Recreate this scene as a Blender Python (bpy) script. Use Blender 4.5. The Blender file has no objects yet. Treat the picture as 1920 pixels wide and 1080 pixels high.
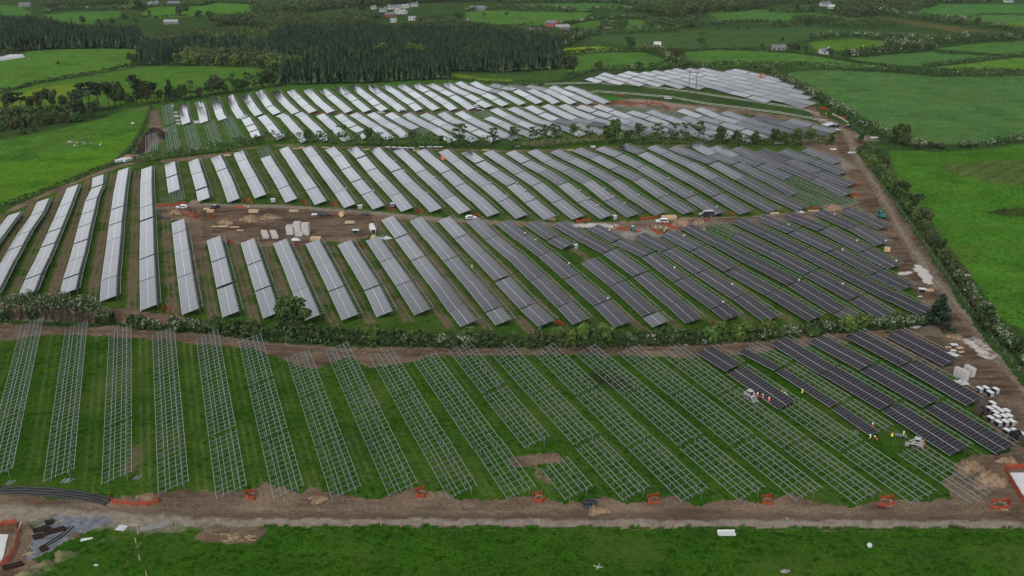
import bpy, math, random
import numpy as np
from mathutils import Matrix, Vector
R = math.radians
C = bpy.context.scene.collection
SC = bpy.context.scene

# ------------------------------------------------------------------ camera, light, exposure
CAM_H, FPX, YH = 102.0, 1650.0, -130.0            # height above the far plain, focal length in photo pixels, horizon line
PITCH = math.atan((540 - YH) / FPX)
CT, ST = math.cos(PITCH), math.sin(PITCH)
cam_d = bpy.data.cameras.new('camera'); cam = bpy.data.objects.new('camera', cam_d); C.objects.link(cam)
cam.location = (0, 0, CAM_H); cam.rotation_euler = (math.pi / 2 - PITCH, 0, 0)
cam_d.sensor_width = 36; cam_d.lens = 1650.0 / 1920 * 36; cam_d.clip_start = 1; cam_d.clip_end = 30000
SC.camera = cam
SUN_EL, SUN_AZ = R(52), R(-150)                    # azimuth from +Y towards +X
sun_d = bpy.data.lights.new('sun', 'SUN'); sun = bpy.data.objects.new('sun', sun_d); C.objects.link(sun)
sun_d.energy = 0.6; sun_d.angle = R(18); sun_d.color = (1, .96, .9)
sd = Vector((math.sin(SUN_AZ) * math.cos(SUN_EL), math.cos(SUN_AZ) * math.cos(SUN_EL), math.sin(SUN_EL)))
sun.rotation_euler = sd.to_track_quat('Z', 'Y').to_euler(); sun.location = sd * 3000
W = bpy.data.worlds.new('World'); SC.world = W; W.use_nodes = True
nt = W.node_tree; nt.nodes.clear()
def N(t, typ, **kw):
    n = t.nodes.new(typ)
    for k, v in kw.items():
        if isinstance(k, str) and hasattr(n, k): setattr(n, k, v)
    return n
wo = N(nt, 'ShaderNodeOutputWorld'); bg = N(nt, 'ShaderNodeBackground')
sky = N(nt, 'ShaderNodeTexSky'); sky.sky_type = 'NISHITA'; sky.sun_disc = False
sky.sun_elevation = SUN_EL; sky.sun_rotation = SUN_AZ; sky.air_density = 1.0; sky.dust_density = 3.0
hs = N(nt, 'ShaderNodeHueSaturation'); hs.inputs['Saturation'].default_value = .22
tc = N(nt, 'ShaderNodeTexCoord'); sep = N(nt, 'ShaderNodeSeparateXYZ')
nz = N(nt, 'ShaderNodeTexNoise'); nz.inputs['Scale'].default_value = 3.2; nz.inputs['Detail'].default_value = 5
mz = N(nt, 'ShaderNodeMath', operation='MULTIPLY_ADD'); mz.inputs[1].default_value = .20; mz.inputs[2].default_value = -.10
ad = N(nt, 'ShaderNodeMath', operation='ADD')
cr = N(nt, 'ShaderNodeValToRGB')                  # overcast: bright band low in the sky, heavier cloud overhead
SKY_LOW, SKY_HIGH = 2.3, .85
e = cr.color_ramp.elements
e[0].position = .0; e[0].color = (.8, .8, .8, 1)
e[1].position = 1.; e[1].color = (.12, .12, .12, 1)
for p_, v_ in ((.12, .98), (.42, 1.), (.50, .50), (.58, .24), (.75, .13)):
    q = e.new(p_); q.color = (v_, v_, v_, 1)
mul = N(nt, 'ShaderNodeMix', data_type='RGBA', blend_type='MULTIPLY'); mul.inputs[0].default_value = 1
nt.links.new(tc.outputs['Generated'], sep.inputs[0]); nt.links.new(tc.outputs['Generated'], nz.inputs['Vector'])
nt.links.new(nz.outputs[0], mz.inputs[0]); nt.links.new(sep.outputs[2], ad.inputs[0]); nt.links.new(mz.outputs[0], ad.inputs[1])
nt.links.new(ad.outputs[0], cr.inputs[0]); nt.links.new(sky.outputs[0], hs.inputs['Color'])
nt.links.new(hs.outputs[0], mul.inputs[6]); nt.links.new(cr.outputs[0], mul.inputs[7])
mx_ = N(nt, 'ShaderNodeMapRange'); mx_.interpolation_type = 'SMOOTHSTEP'; mx_.inputs[1].default_value = -.85; mx_.inputs[2].default_value = -.30; mx_.inputs[3].default_value = .62
mu2 = N(nt, 'ShaderNodeMix', data_type='RGBA', blend_type='MULTIPLY'); mu2.inputs[0].default_value = 1   # dimming added to the left sky so panels there reflect less
nt.links.new(sep.outputs[0], mx_.inputs[0]); nt.links.new(mul.outputs[2], mu2.inputs[6]); nt.links.new(mx_.outputs[0], mu2.inputs[7])
nt.links.new(mu2.outputs[2], bg.inputs[0]); bg.inputs[1].default_value = .15
nt.links.new(bg.outputs[0], wo.inputs[0])
SC.view_settings.view_transform = 'Standard'; SC.view_settings.look = 'None'; SC.view_settings.gamma = 1
SC.view_settings.exposure = 1.6
SC.cycles.max_bounces = 5; SC.cycles.volume_bounces = 0; SC.cycles.transparent_max_bounces = 8

# ------------------------------------------------------------------ terrain and the camera's rays
ZG = np.array([[int(v) for v in r.split()] for r in '17 16 15 15 15 17 21 25 27 26 23 19 17 15 13 12|13 14 15 16 16 16 17 20 22 22 20 19 18 18 17 17|10 12 15 17 17 16 15 14 15 18 19 20 20 21 21 21|7 10 13 17 19 18 16 13 13 15 18 21 23 24 25 25|4 7 11 15 18 20 20 19 19 21 22 25 27 28 28 28|1 5 9 13 17 21 25 27 28 29 30 31 32 31 31 30|-2 2 7 11 17 23 29 35 41 42 41 38 36 34 33 31|-4 1 5 11 17 23 30 38 44 47 46 43 40 37 34 32|-6 -1 5 10 16 23 29 35 41 44 45 44 42 39 36 33|-7 -1 4 10 16 22 28 34 38 43 44 43 41 39 36 33|-7 -2 4 10 16 22 28 34 38 40 41 41 40 38 35 33|-7 -1 4 10 15 21 26 31 34 37 38 38 37 36 34 32|-6 -1 4 9 14 19 24 27 30 32 34 34 34 33 32 31|-5 0 4 9 13 17 21 24 26 28 29 30 30 30 30 30|-3 0 4 8 11 14 17 20 22 23 25 26 26 27 27 28|-2 1 4 7 9 12 14 16 17 19 20 21 22 23 24 25|0 2 4 5 7 9 10 12 13 14 15 17 18 20 21 23|2 3 3 4 5 6 7 7 8 10 11 12 14 16 18 20'.split('|')]) / 10.0
def terrain(x, y):
    x = np.asarray(x, float); y = np.asarray(y, float)
    ny, nx = ZG.shape
    i = np.clip((x + 350) / 50, 0, nx - 1.0001); j = np.clip((y - 80) / 50, 0, ny - 1.0001)
    a = i.astype(int); b = j.astype(int); fx = i - a; fy = j - b
    fx = fx * fx * (3 - 2 * fx) * .5 + fx * .5; fy = fy * fy * (3 - 2 * fy) * .5 + fy * .5
    z = ZG[b, a] * (1 - fx) * (1 - fy) + ZG[b, a + 1] * fx * (1 - fy) + ZG[b + 1, a] * (1 - fx) * fy + ZG[b + 1, a + 1] * fx * fy
    far = np.clip((y - 850) / 450, 0, 1)
    z = z + far * (3.0 * np.sin(x / 170 + 1) * np.sin(y / 150) + 2.5 * np.sin(x / 310 - y / 240))
    side = np.clip((np.abs(x - 17) - 360) / 200, 0, 1) * (1 - far)
    return z + side * 1.5 * np.sin(x / 90) * np.sin(y / 110 + 1)
def tz(x, y): return float(terrain(x, y))
def ray(px, py):
    u, v = (px - 960) / FPX, (py - 540) / FPX
    return np.array([u, CT - v * ST, -(ST + v * CT)])
def at(px, py, h=0.0):
    """The point h metres above the terrain that the photo shows at pixel px, py."""
    r = ray(px, py); z = 0.0
    for _ in range(14):
        t = (CAM_H - z - h) / -r[2]; z = .5 * z + .5 * tz(r[0] * t, r[1] * t)
    t = (CAM_H - z - h) / -r[2]
    return np.array([r[0] * t, r[1] * t, CAM_H + r[2] * t])
def ppm(py): return CT * (py - YH) / CAM_H            # pixels per metre at that photo row
def hgt(pxh, py):                                     # height in metres of something pxh tall standing at row py
    dep = math.atan2(ST + (py - 540) / FPX * CT, CT - (py - 540) / FPX * ST)
    return pxh / (ppm(py) * math.cos(dep))
def pl(s): return [tuple(float(v) for v in q.split(',')) for q in s.split()]

# ------------------------------------------------------------------ materials
def mat(name, col, rough=.8, metal=0., spec=.3, var=0., vscale=3., col2=None, bump=0., coat=0.):
    m = bpy.data.materials.new(name); m.use_nodes = True; t = m.node_tree; b = t.nodes['Principled BSDF']
    b.inputs['Roughness'].default_value = rough; b.inputs['Metallic'].default_value = metal
    b.inputs['Specular IOR Level'].default_value = spec; b.inputs['Coat Weight'].default_value = coat
    c = (*col, 1)
    tcn = N(t, 'ShaderNodeTexCoord'); n = N(t, 'ShaderNodeTexNoise'); n.inputs['Scale'].default_value = vscale; n.inputs['Detail'].default_value = 4
    t.links.new(tcn.outputs['Object'], n.inputs['Vector'])
    c2 = col2 or tuple(min(1, v * (1 - var * .6)) for v in col)
    if var or col2:
        mx = N(t, 'ShaderNodeMix', data_type='RGBA'); mx.inputs[6].default_value = c; mx.inputs[7].default_value = (*c2, 1)
        rp = N(t, 'ShaderNodeMapRange'); rp.inputs[1].default_value = .38; rp.inputs[2].default_value = .62
        t.links.new(n.outputs[0], rp.inputs[0]); t.links.new(rp.outputs[0], mx.inputs[0]); t.links.new(mx.outputs[2], b.inputs['Base Color'])
    else: b.inputs['Base Color'].default_value = c
    if bump:
        bp = N(t, 'ShaderNodeBump'); bp.inputs['Strength'].default_value = bump; bp.inputs['Distance'].default_value = .3
        t.links.new(n.outputs[0], bp.inputs['Height']); t.links.new(bp.outputs[0], b.inputs['Normal'])
    return m
def leafmat(name, cols, scale=.9, rand=.5):
    """Leaves: three greens in clumps, and a different cast for each plant."""
    m = bpy.data.materials.new(name); m.use_nodes = True; t = m.node_tree; b = t.nodes['Principled BSDF']
    b.inputs['Roughness'].default_value = .7; b.inputs['Specular IOR Level'].default_value = .15
    g = N(t, 'ShaderNodeNewGeometry'); n = N(t, 'ShaderNodeTexNoise'); n.inputs['Scale'].default_value = scale; n.inputs['Detail'].default_value = 3
    t.links.new(g.outputs['Position'], n.inputs['Vector'])
    r = N(t, 'ShaderNodeValToRGB'); el = r.color_ramp.elements
    el[0].position = .34; el[0].color = (*cols[0], 1); el[1].position = .66; el[1].color = (*cols[2], 1); q = el.new(.5); q.color = (*cols[1], 1)
    oi = N(t, 'ShaderNodeObjectInfo'); h = N(t, 'ShaderNodeHueSaturation')
    mr = N(t, 'ShaderNodeMapRange'); mr.inputs[3].default_value = 1 - rand * .6; mr.inputs[4].default_value = 1 + rand * .6
    mh = N(t, 'ShaderNodeMapRange'); mh.inputs[3].default_value = .5 - rand * .03; mh.inputs[4].default_value = .5 + rand * .02
    ri = N(t, 'ShaderNodeMath', operation='ADD'); sc_ = N(t, 'ShaderNodeMath', operation='MULTIPLY'); sc_.inputs[1].default_value = .55
    mi = N(t, 'ShaderNodeMath', operation='MULTIPLY'); mi.inputs[1].default_value = .45
    t.links.new(oi.outputs['Random'], sc_.inputs[0]); t.links.new(g.outputs['Random Per Island'], mi.inputs[0])
    t.links.new(sc_.outputs[0], ri.inputs[0]); t.links.new(mi.outputs[0], ri.inputs[1])
    t.links.new(n.outputs[0], r.inputs[0]); t.links.new(r.outputs[0], h.inputs['Color'])
    t.links.new(ri.outputs[0], mr.inputs[0]); t.links.new(mr.outputs[0], h.inputs['Value'])
    t.links.new(oi.outputs['Random'], mh.inputs[0]); t.links.new(mh.outputs[0], h.inputs['Hue'])
    t.links.new(h.outputs[0], b.inputs['Base Color'])
    return m
M = dict(
    steel=mat('galvanised_steel', (.29, .32, .31), .5, .2, .4, .3, 2.0),
    steel_dark=mat('weathered_steel', (.13, .16, .16), .55, .3, .4, .3, 1.0),
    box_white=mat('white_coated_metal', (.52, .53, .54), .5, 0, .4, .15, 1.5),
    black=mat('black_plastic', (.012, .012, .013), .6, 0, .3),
    rubber=mat('rubber', (.018, .017, .016), .85, 0, .2),
    glass=mat('dark_glass', (.012, .015, .018), .08, 0, .6),
    orange=mat('orange_netting', (.36, .06, .026), .7, 0, .2, .3, 2.0),
    timber=mat('pale_timber', (.45, .33, .20), .8, 0, .2, .35, 2.0),
    timber_old=mat('weathered_post', (.27, .20, .12), .85, 0, .2, .4, 2.0),
    carton=mat('pale_carton', (.38, .36, .345), .8, 0, .2, .2, 1.5),
    wrap=mat('white_plastic_wrap', (.44, .45, .47), .35, 0, .5, .2, 3.0),
    soil=mat('heaped_soil', (.13, .085, .055), .95, 0, .1, 0, 1.2, (.24, .17, .11), .8),
    concrete=mat('concrete', (.52, .53, .54), .85, 0, .2, .2, .8),
    bark=mat('bark', (.075, .06, .045), .9, 0, .1, .4, 2.0),
    skin=mat('skin', (.42, .25, .18), .6), cloth=mat('dark_work_clothes', (.02, .022, .03), .9),
    vis_o=mat('orange_vest', (.85, .12, .04), .7), vis_y=mat('yellow_vest', (.55, .72, .05), .7), hat=mat('white_helmet', (.78, .78, .76), .4),
    hat_r=mat('red_helmet', (.5, .05, .03), .4),
    silver=mat('silver_paint', (.42, .44, .46), .3, .3, .5, 0, 1, None, 0, .6), dkpaint=mat('dark_paint', (.016, .018, .022), .25, 0, .5, 0, 1, None, 0, .6),
    teal=mat('teal_paint', (.012, .15, .14), .4), orange_paint=mat('orange_paint', (.6, .14, .03), .4), white_paint=mat('white_paint', (.36, .36, .35), .4),
    red_paint=mat('red_paint', (.5, .05, .03), .4), lamp=mat('lamp_glass', (.7, .7, .7), .2),
    wall_w=mat('white_render', (.40, .40, .39), .9, 0, .1, .1), wall_r=mat('red_brick', (.28, .085, .06), .9, 0, .1, .3),
    roof=mat('slate_roof', (.13, .135, .15), .7, 0, .3, .3), roof_l=mat('grey_sheet_roof', (.22, .23, .24), .6, 0, .3, .2),
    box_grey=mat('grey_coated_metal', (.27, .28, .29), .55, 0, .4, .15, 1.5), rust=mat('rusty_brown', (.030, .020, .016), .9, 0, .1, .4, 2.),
    weedy=mat('weedy_earth', (.17, .135, .085), .95, 0, .1, 0, .7, (.045, .085, .022), .8),
    duct=mat('black_ducting', (.014, .015, .018), .5, 0, .4),
    grassy=mat('rough_grass', (.05, .095, .022), .95, 0, .1, .6, 1.5),
    branch=mat('cut_branches', (.10, .08, .055), .9, 0, .1, .4, 2.0),
    rope=mat('white_tape', (.75, .75, .72), .6),
    cow_b=mat('black_cow_hide', (.015, .014, .013), .8, 0, .2, 0, 1.6, (.72, .70, .66)), cow_w=mat('white_cow_hide', (.22, .21, .20), .8, 0, .2, 0, .9, (.03, .028, .025)),
    stone=mat('grey_stone', (.20, .19, .18), .9, 0, .2, .4, 2.),
    reelwood=mat('reel_timber', (.52, .34, .18), .8, 0, .2, .3, 2.),
)
G = dict(
    dark=leafmat('dark_leaves', ((.014, .030, .010), (.032, .058, .018), (.062, .100, .030))),
    mid=leafmat('green_leaves', ((.022, .046, .013), (.042, .076, .021), (.078, .125, .036))),
    light=leafmat('fresh_leaves', ((.045, .085, .018), (.075, .125, .026), (.115, .17, .04))),
    brown=leafmat('budding_leaves', ((.030, .040, .016), (.052, .066, .025), (.080, .098, .036))),
    conifer=leafmat('conifer_needles', ((.006, .017, .011), (.018, .042, .020), (.048, .084, .034)), .20, .9),
    blossom=leafmat('hawthorn_blossom', ((.10, .12, .065), (.18, .20, .13), (.30, .32, .24)), 1.2, .3),
    clipped=leafmat('clipped_hedge_leaves', ((.014, .028, .009), (.026, .044, .013), (.042, .065, .02)), .6),
)

# panel glass: dark cells, module edges and the bright line where the two module rows meet
def panel_material():
    m = bpy.data.materials.new('panel_glass'); m.use_nodes = True; t = m.node_tree; b = t.nodes['Principled BSDF']
    tcn = N(t, 'ShaderNodeTexCoord'); sp = N(t, 'ShaderNodeSeparateXYZ'); t.links.new(tcn.outputs['UV'], sp.inputs[0])
    def lines(out, period, width, offset=0.):
        a = N(t, 'ShaderNodeMath', operation='MULTIPLY_ADD'); a.inputs[1].default_value = 1 / period; a.inputs[2].default_value = .5 + offset
        f = N(t, 'ShaderNodeMath', operation='FRACT'); s = N(t, 'ShaderNodeMath', operation='SUBTRACT'); s.inputs[1].default_value = .5
        ab = N(t, 'ShaderNodeMath', operation='ABSOLUTE'); lt = N(t, 'ShaderNodeMath', operation='LESS_THAN'); lt.inputs[1].default_value = width / period / 2
        t.links.new(out, a.inputs[0]); t.links.new(a.outputs[0], f.inputs[0]); t.links.new(f.outputs[0], s.inputs[0]); t.links.new(s.outputs[0], ab.inputs[0]); t.links.new(ab.outputs[0], lt.inputs[0])
        return lt.outputs[0]
    def mx(fac, c1, c2):
        n = N(t, 'ShaderNodeMix', data_type='RGBA'); t.links.new(fac, n.inputs[0])
        for i, c in ((6, c1), (7, c2)):
            if isinstance(c, tuple): n.inputs[i].default_value = (*c, 1)
            else: t.links.new(c, n.inputs[i])
        return n.outputs[2]
    # UV in metres: u along the row, v up the slope
    c = mx(lines(sp.outputs[1], .778, .06), (.012, .010, .014), (.085, .08, .092))
    c = mx(lines(sp.outputs[0], 1.167, .07), c, (.14, .135, .15))
    c = mx(lines(sp.outputs[1], 2.335, .11), c, (.40, .40, .42))
    oi = N(t, 'ShaderNodeObjectInfo'); mr = N(t, 'ShaderNodeMapRange'); mr.inputs[3].default_value = .85; mr.inputs[4].default_value = 1.2
    h = N(t, 'ShaderNodeHueSaturation'); t.links.new(oi.outputs['Random'], mr.inputs[0]); t.links.new(mr.outputs[0], h.inputs['Value']); t.links.new(c, h.inputs['Color'])
    t.links.new(h.outputs[0], b.inputs['Base Color'])
    n = N(t, 'ShaderNodeTexNoise'); n.inputs['Scale'].default_value = .35; t.links.new(tcn.outputs['UV'], n.inputs['Vector'])
    rr = N(t, 'ShaderNodeMapRange'); rr.inputs[3].default_value = .10; rr.inputs[4].default_value = .22
    t.links.new(n.outputs[0], rr.inputs[0]); t.links.new(rr.outputs[0], b.inputs['Roughness'])
    b.inputs['IOR'].default_value = 2.0; b.inputs['Specular IOR Level'].default_value = .5
    return m
M['panel'] = panel_material()

# ------------------------------------------------------------------ mesh helpers
class MB:
    """Collects shapes and links them as one mesh object."""
    def __init__(s): s.v = []; s.f = []; s.m = []; s.uv = {}
    def add(s, vs, fs, mi=0):
        o = len(s.v); s.v += [tuple(map(float, p)) for p in vs]
        for f in fs: s.f.append(tuple(i + o for i in f)); s.m.append(mi)
        return s
    def hexa(s, p, mi=0):                              # eight corners: 0-3 bottom ring, 4-7 top ring
        return s.add(p, [(3, 2, 1, 0), (4, 5, 6, 7), (0, 1, 5, 4), (1, 2, 6, 5), (2, 3, 7, 6), (3, 0, 4, 7)], mi)
    def box(s, c, d, mi=0, rz=0., top=1.):
        cx, cy, cz = c; x, y, z = d[0] / 2, d[1] / 2, d[2] / 2; ca, sa = math.cos(rz), math.sin(rz); p = []
        for zz, k in ((-z, 1.), (z, top)):
            for a, b in ((-x, -y), (x, -y), (x, y), (-x, y)):
                a *= k; b *= k; p.append((cx + a * ca - b * sa, cy + a * sa + b * ca, cz + zz))
        return s.hexa(p, mi)
    def bar(s, a, b, w, h=None, mi=0):
        a, b = Vector(a), Vector(b); d = (b - a).normalized(); h = h or w
        u = d.cross(Vector((0, 0, 1)))
        u = Vector((1, 0, 0)) if u.length < 1e-4 else u.normalized()
        v = u.cross(d).normalized(); p = []
        for q in (a, b): p += [q - u * w / 2 - v * h / 2, q + u * w / 2 - v * h / 2, q + u * w / 2 + v * h / 2, q - u * w / 2 + v * h / 2]
        return s.hexa(p, mi)
    def tube(s, pts, rs, n=8, mi=0, caps=True):
        pts = [Vector(p) for p in pts]; rs = rs if hasattr(rs, '__len__') else [rs] * len(pts); vs = []; fs = []
        for i, p in enumerate(pts):
            d = (pts[min(i + 1, len(pts) - 1)] - pts[max(i - 1, 0)]).normalized()
            u = d.cross(Vector((0, 0, 1))); u = Vector((1, 0, 0)) if u.length < 1e-3 else u.normalized(); w = u.cross(d)
            for k in range(n):
                a = 2 * math.pi * k / n; vs.append(p + (u * math.cos(a) + w * math.sin(a)) * rs[i])
        for i in range(len(pts) - 1):
            for k in range(n): fs.append((i * n + k, i * n + (k + 1) % n, (i + 1) * n + (k + 1) % n, (i + 1) * n + k))
        if caps: fs += [tuple(range(n))[::-1], tuple((len(pts) - 1) * n + k for k in range(n))]
        return s.add(vs, fs, mi)
    def prism(s, prof, y0, y1, mi=0, inset=0.):        # profile in x, z swept along y; the top narrows by inset
        zs = [q[1] for q in prof]; lo, hi = min(zs), max(zs); n = len(prof); vs = []
        for y, sg in ((y0, 1), (y1, -1)):
            for x, z in prof: vs.append((x, y + sg * inset * ((z - lo) / (hi - lo)) ** 2, z))
        fs = [tuple(range(n)), tuple(range(2 * n - 1, n - 1, -1))] + [((i + 1) % n, i, n + i, n + (i + 1) % n) for i in range(n)]
        return s.add(vs, fs, mi)
    def dome(s, c, r, mi=0, n=10, k=4, lo=0.):
        vs = []; fs = []
        for j in range(k + 1):
            a = lo + (math.pi / 2 - lo) * j / k
            for i in range(n):
                b = 2 * math.pi * i / n; vs.append((c[0] + r[0] * math.cos(a) * math.cos(b), c[1] + r[1] * math.cos(a) * math.sin(b), c[2] + r[2] * math.sin(a)))
        for j in range(k):
            for i in range(n): fs.append((j * n + i, j * n + (i + 1) % n, (j + 1) * n + (i + 1) % n, (j + 1) * n + i))
        return s.add(vs, fs, mi)
    def mesh(s, name, mats):
        me = bpy.data.meshes.new(name); me.from_pydata(s.v, [], s.f)
        for m in (mats if isinstance(mats, (list, tuple)) else [mats]): me.materials.append(m)
        me.polygons.foreach_set('material_index', s.m); me.update()
        return me
    def build(s, name, mats, parent=None, smooth=False):
        me = s.mesh(name, mats)
        if smooth: me.polygons.foreach_set('use_smooth', [True] * len(me.polygons))
        return link(name, me, parent)
def link(name, me, parent=None):
    o = bpy.data.objects.new(name, me); C.objects.link(o)
    if parent: o.parent = parent
    return o
def tag(o, label=None, cat=None, group=None, kind=None):
    if label: o['label'] = label
    if cat: o['category'] = cat
    if group: o['group'] = group
    if kind: o['kind'] = kind
    return o
def thing(name, loc, rz, label, cat, group=None, scale=None):
    o = bpy.data.objects.new(name, None); C.objects.link(o); o.empty_display_size = .5
    o.location = loc; o.rotation_euler = (0, 0, rz)
    if scale: o.scale = (scale,) * 3 if not hasattr(scale, '__len__') else scale
    return tag(o, label, cat, group)
KIDS = {}
def dup(root, loc, rz, label, group=None, scale=None):
    """A copy of a thing with copies of its parts and sub-parts."""
    r = root.copy(); C.objects.link(r); r.location = loc; r.rotation_euler = (0, 0, rz)
    if scale: r.scale = (scale,) * 3 if not hasattr(scale, '__len__') else scale
    r['label'] = label
    if group: r['group'] = group
    for ch in KIDS.setdefault(root.name, list(root.children)):
        c = ch.copy(); C.objects.link(c); c.parent = r
        for g in KIDS.setdefault(ch.name, list(ch.children)):
            d = g.copy(); C.objects.link(d); d.parent = c
    return r
def quads_mesh(name, P, mats, mi=None):
    """P: n x 4 x 3 corners -> one mesh."""
    P = np.asarray(P, np.float32); n = len(P)
    me = bpy.data.meshes.new(name); me.vertices.add(n * 4); me.vertices.foreach_set('co', P.reshape(-1))
    me.loops.add(n * 4); me.loops.foreach_set('vertex_index', np.arange(n * 4, dtype=np.int32))
    me.polygons.add(n); me.polygons.foreach_set('loop_start', np.arange(0, n * 4, 4, dtype=np.int32))
    for m in (mats if isinstance(mats, (list, tuple)) else [mats]): me.materials.append(m)
    if mi is not None: me.polygons.foreach_set('material_index', np.asarray(mi, np.int32))
    me.update(); me.validate()
    return me
WORDS = 'first second third fourth fifth sixth seventh eighth ninth tenth eleventh twelfth thirteenth fourteenth fifteenth sixteenth seventeenth eighteenth nineteenth twentieth'.split()
def ordinal(i):                                       # 0 -> first
    i += 1
    if i <= 20: return WORDS[i - 1]
    return ('thirtieth' if i == 30 else {2: 'twenty-', 3: 'thirty-'}[i // 10] + WORDS[i % 10 - 1])

# ------------------------------------------------------------------ field rows traced on the photograph: kind, tables, low-edge joints
RF='''
B3 40,608 -36,905
B3 122,615 80,905
B3 204,623 189,910
B3 285,626 296,928
B3 367,632 405,937
B3 447,640 513,938
B3 536,669 622,938
B3 609,655 730,933
B3 692,667 842,938
B3 773,675 953,938
B2 839,656 985,843; B1 1012,877 1062,940
B3 918,659 1170,942
B3 997,660 1280,945
B3 1075,660 1388,943
B3 1157,660 1495,943
B3 1233,660 1607,947
P 1305,662 1362,699; Q 1362,699 1461,768; B2 1461,768 1713,947
S 1383,660 1453,697 1558,765; S 1558,765 1633,820; B1 1680,848 1823,946
P 1443,645 1538,702 1652,771 1783,857
P 1515,640 1613,695 1732,766 1870,853
P 1582,632 1688,689 1814,762
P 1660,630 1770,688
'''
RM='''
P2 16,404 -60,500
P 70,378.5 58,405.6 31,442 15,469 0,495 -35,560
P 126,352.5 111.5,388 101,412 90,436 77,464 63.5,494 47.5,524 33,559.6
P 174,334 172,352.5 160,377.5 153.5,402.5 146.5,427.5 138.5,457.7 129.6,491 119,524 111.5,555
P 222,321 214.6,356.7 209,394 204,423 201,453.5 196,488 190.6,527 187,566
P 265.6,318 263.5,347 263,368 263,391.5 263,415 262.5,449 262,487 262.5,529 263,582.5
P 322,418 324,439 328,475.5 333,521 339.6,574 342,591
P 388,451 397,492 406.7,541 417.7,596
P 451.5,455 464,497.5 478.5,547 494,597
P 512.5,456.5 529.6,498 548.5,548 570,604
P 573,458 594,499.6 616.7,547 641.7,601
P 633,459 656.7,500 684,546 707,595
P 686,452 713,491.5 743,537 778,591
P 714.6,412.5 741,448 771,489 804,533 842.7,586.5 864.6,615
P 768,414.6 798,450 831.7,490 868,533 911,586 930,611
P 821,413 852.5,448 888.5,486 928,528 975,580 1011,615
P 875,416.5 910,450 949.6,484 994,527 1044,577 1075,610
P 929.6,421 968,450 1009,481 1057.7,524 1113,574 1153.5,615
P 984,423 1025,451 1054,467.5; P 1088.5,493 1142.7,537.7 1204.6,594.6 1225,615
P 1036,423 1083,451 1130,476 1187,519.6 1250,573.7 1287,607
P 1101,429 1148,455 1202.5,483.5 1262.5,529 1333,581 1360,601
P 1187,445 1240.6,473 1302,514 1373,561 1433,604
P 1238,440 1295,471.7 1359,510 1433.7,554 1516.7,605
P 1276,429 1335,460 1400,495 1476,536 1561.5,588 1588.5,605
B1 1312,418 1366.7,444.6; P 1366.7,444.6 1432,477 1506,515.4 1591.7,563 1646,597
P 1371,417 1422.5,442 1491.7,474.8 1570,516 1658.7,561.7 1726,593
P 1414.6,410 1477.5,438 1551,473.7 1631.7,516.5 1691.7,546
P 1466.7,406.7 1534,433.7 1610,474.4 1665.6,504.4
P 1523,400 1590,430.4 1642.7,461
P 1575,397.7 1647,432
'''
RU='''
P2 308.7,308 316,362; B1 316,362 319,382
P 353,304 359.6,328 367.5,357 371.7,379
P 394.6,296 401,309 406,321.7 412.7,337 419.6,356 427.5,379.6
P 437.7,288 444.6,304 452,319.6 461,336.7 470,355 478,372.7
B1 481,282 488.7,298; P 488.7,298 499,316 511,335 522,354.6 536,379.6
P 523,280 533.7,296 546,315.4 559.6,336 574,358 591,384.6
P 566.5,279 579,295.6 593.5,316.5 609,338 627,362 646,390
P 609,280 624,295.6 640,318.5 658.7,342.5 678,366.5 700,393.5
P 651,280 668,297.7 687,321.7 707.5,344.6 730,368.5 753,396.7
P 694,281 712.7,301 734,323 756.5,347.7 781.5,371.7 807.5,399
P 737,283 757.5,302 780,325 805.4,348.7 832,373.7 861.7,402.5
P 780.4,284.6 802,304 827,326 853,350 883.5,377 915,407
P 821.5,286 846,305.4 872.5,327.5 901,350 934,379 968,410
P 864,286.7 891,307 919,327 950.6,349 984,380 1021.5,413
P 905.4,288 934.6,307 965,327 997.5,349 1035,381 1073.5,413
P 947.5,288 977,307 1010,324.8 1046,347.7 1084,380 1126.7,412
P 988.5,286 1019,304.6 1053.7,321.7 1091.7,344 1133,378 1176.7,408
P 1031,286 1063.5,302 1100,320 1139,342.5 1182.5,375 1228.7,405
P 1072.5,283.7 1106,298 1144.8,318 1187,340 1233,373 1282,403
P 1115,280 1151.7,295 1192,315.4 1236,342 1285,372.7 1336,404.6
P 1157,276 1195.4,290 1237,313 1283,340 1334.5,369.8 1388,402.5
P 1212,277.5 1239,290 1282,310 1331,339 1383.7,368.5 1441,399
P 1253.7,279 1282.5,291 1328.7,308.7 1378,337 1434,368 1494.6,396
P 1290,272.7 1327,293 1372.7,309.8 1425,336.7 1481.7,367.5; B1 1481.7,367.5 1544.6,391.5
P 1329,277 1369.6,296.7 1417.5,313 1471,337; B2 1471,337 1588,390
P 1369.6,281 1412,298 1461,315.4 1518.5,339 1580,369
P 1413,286 1472,304 1527,326 1587,351
P 1457,285 1518.5,306 1572.7,328
P 1501,283 1563,307.5
'''
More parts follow.
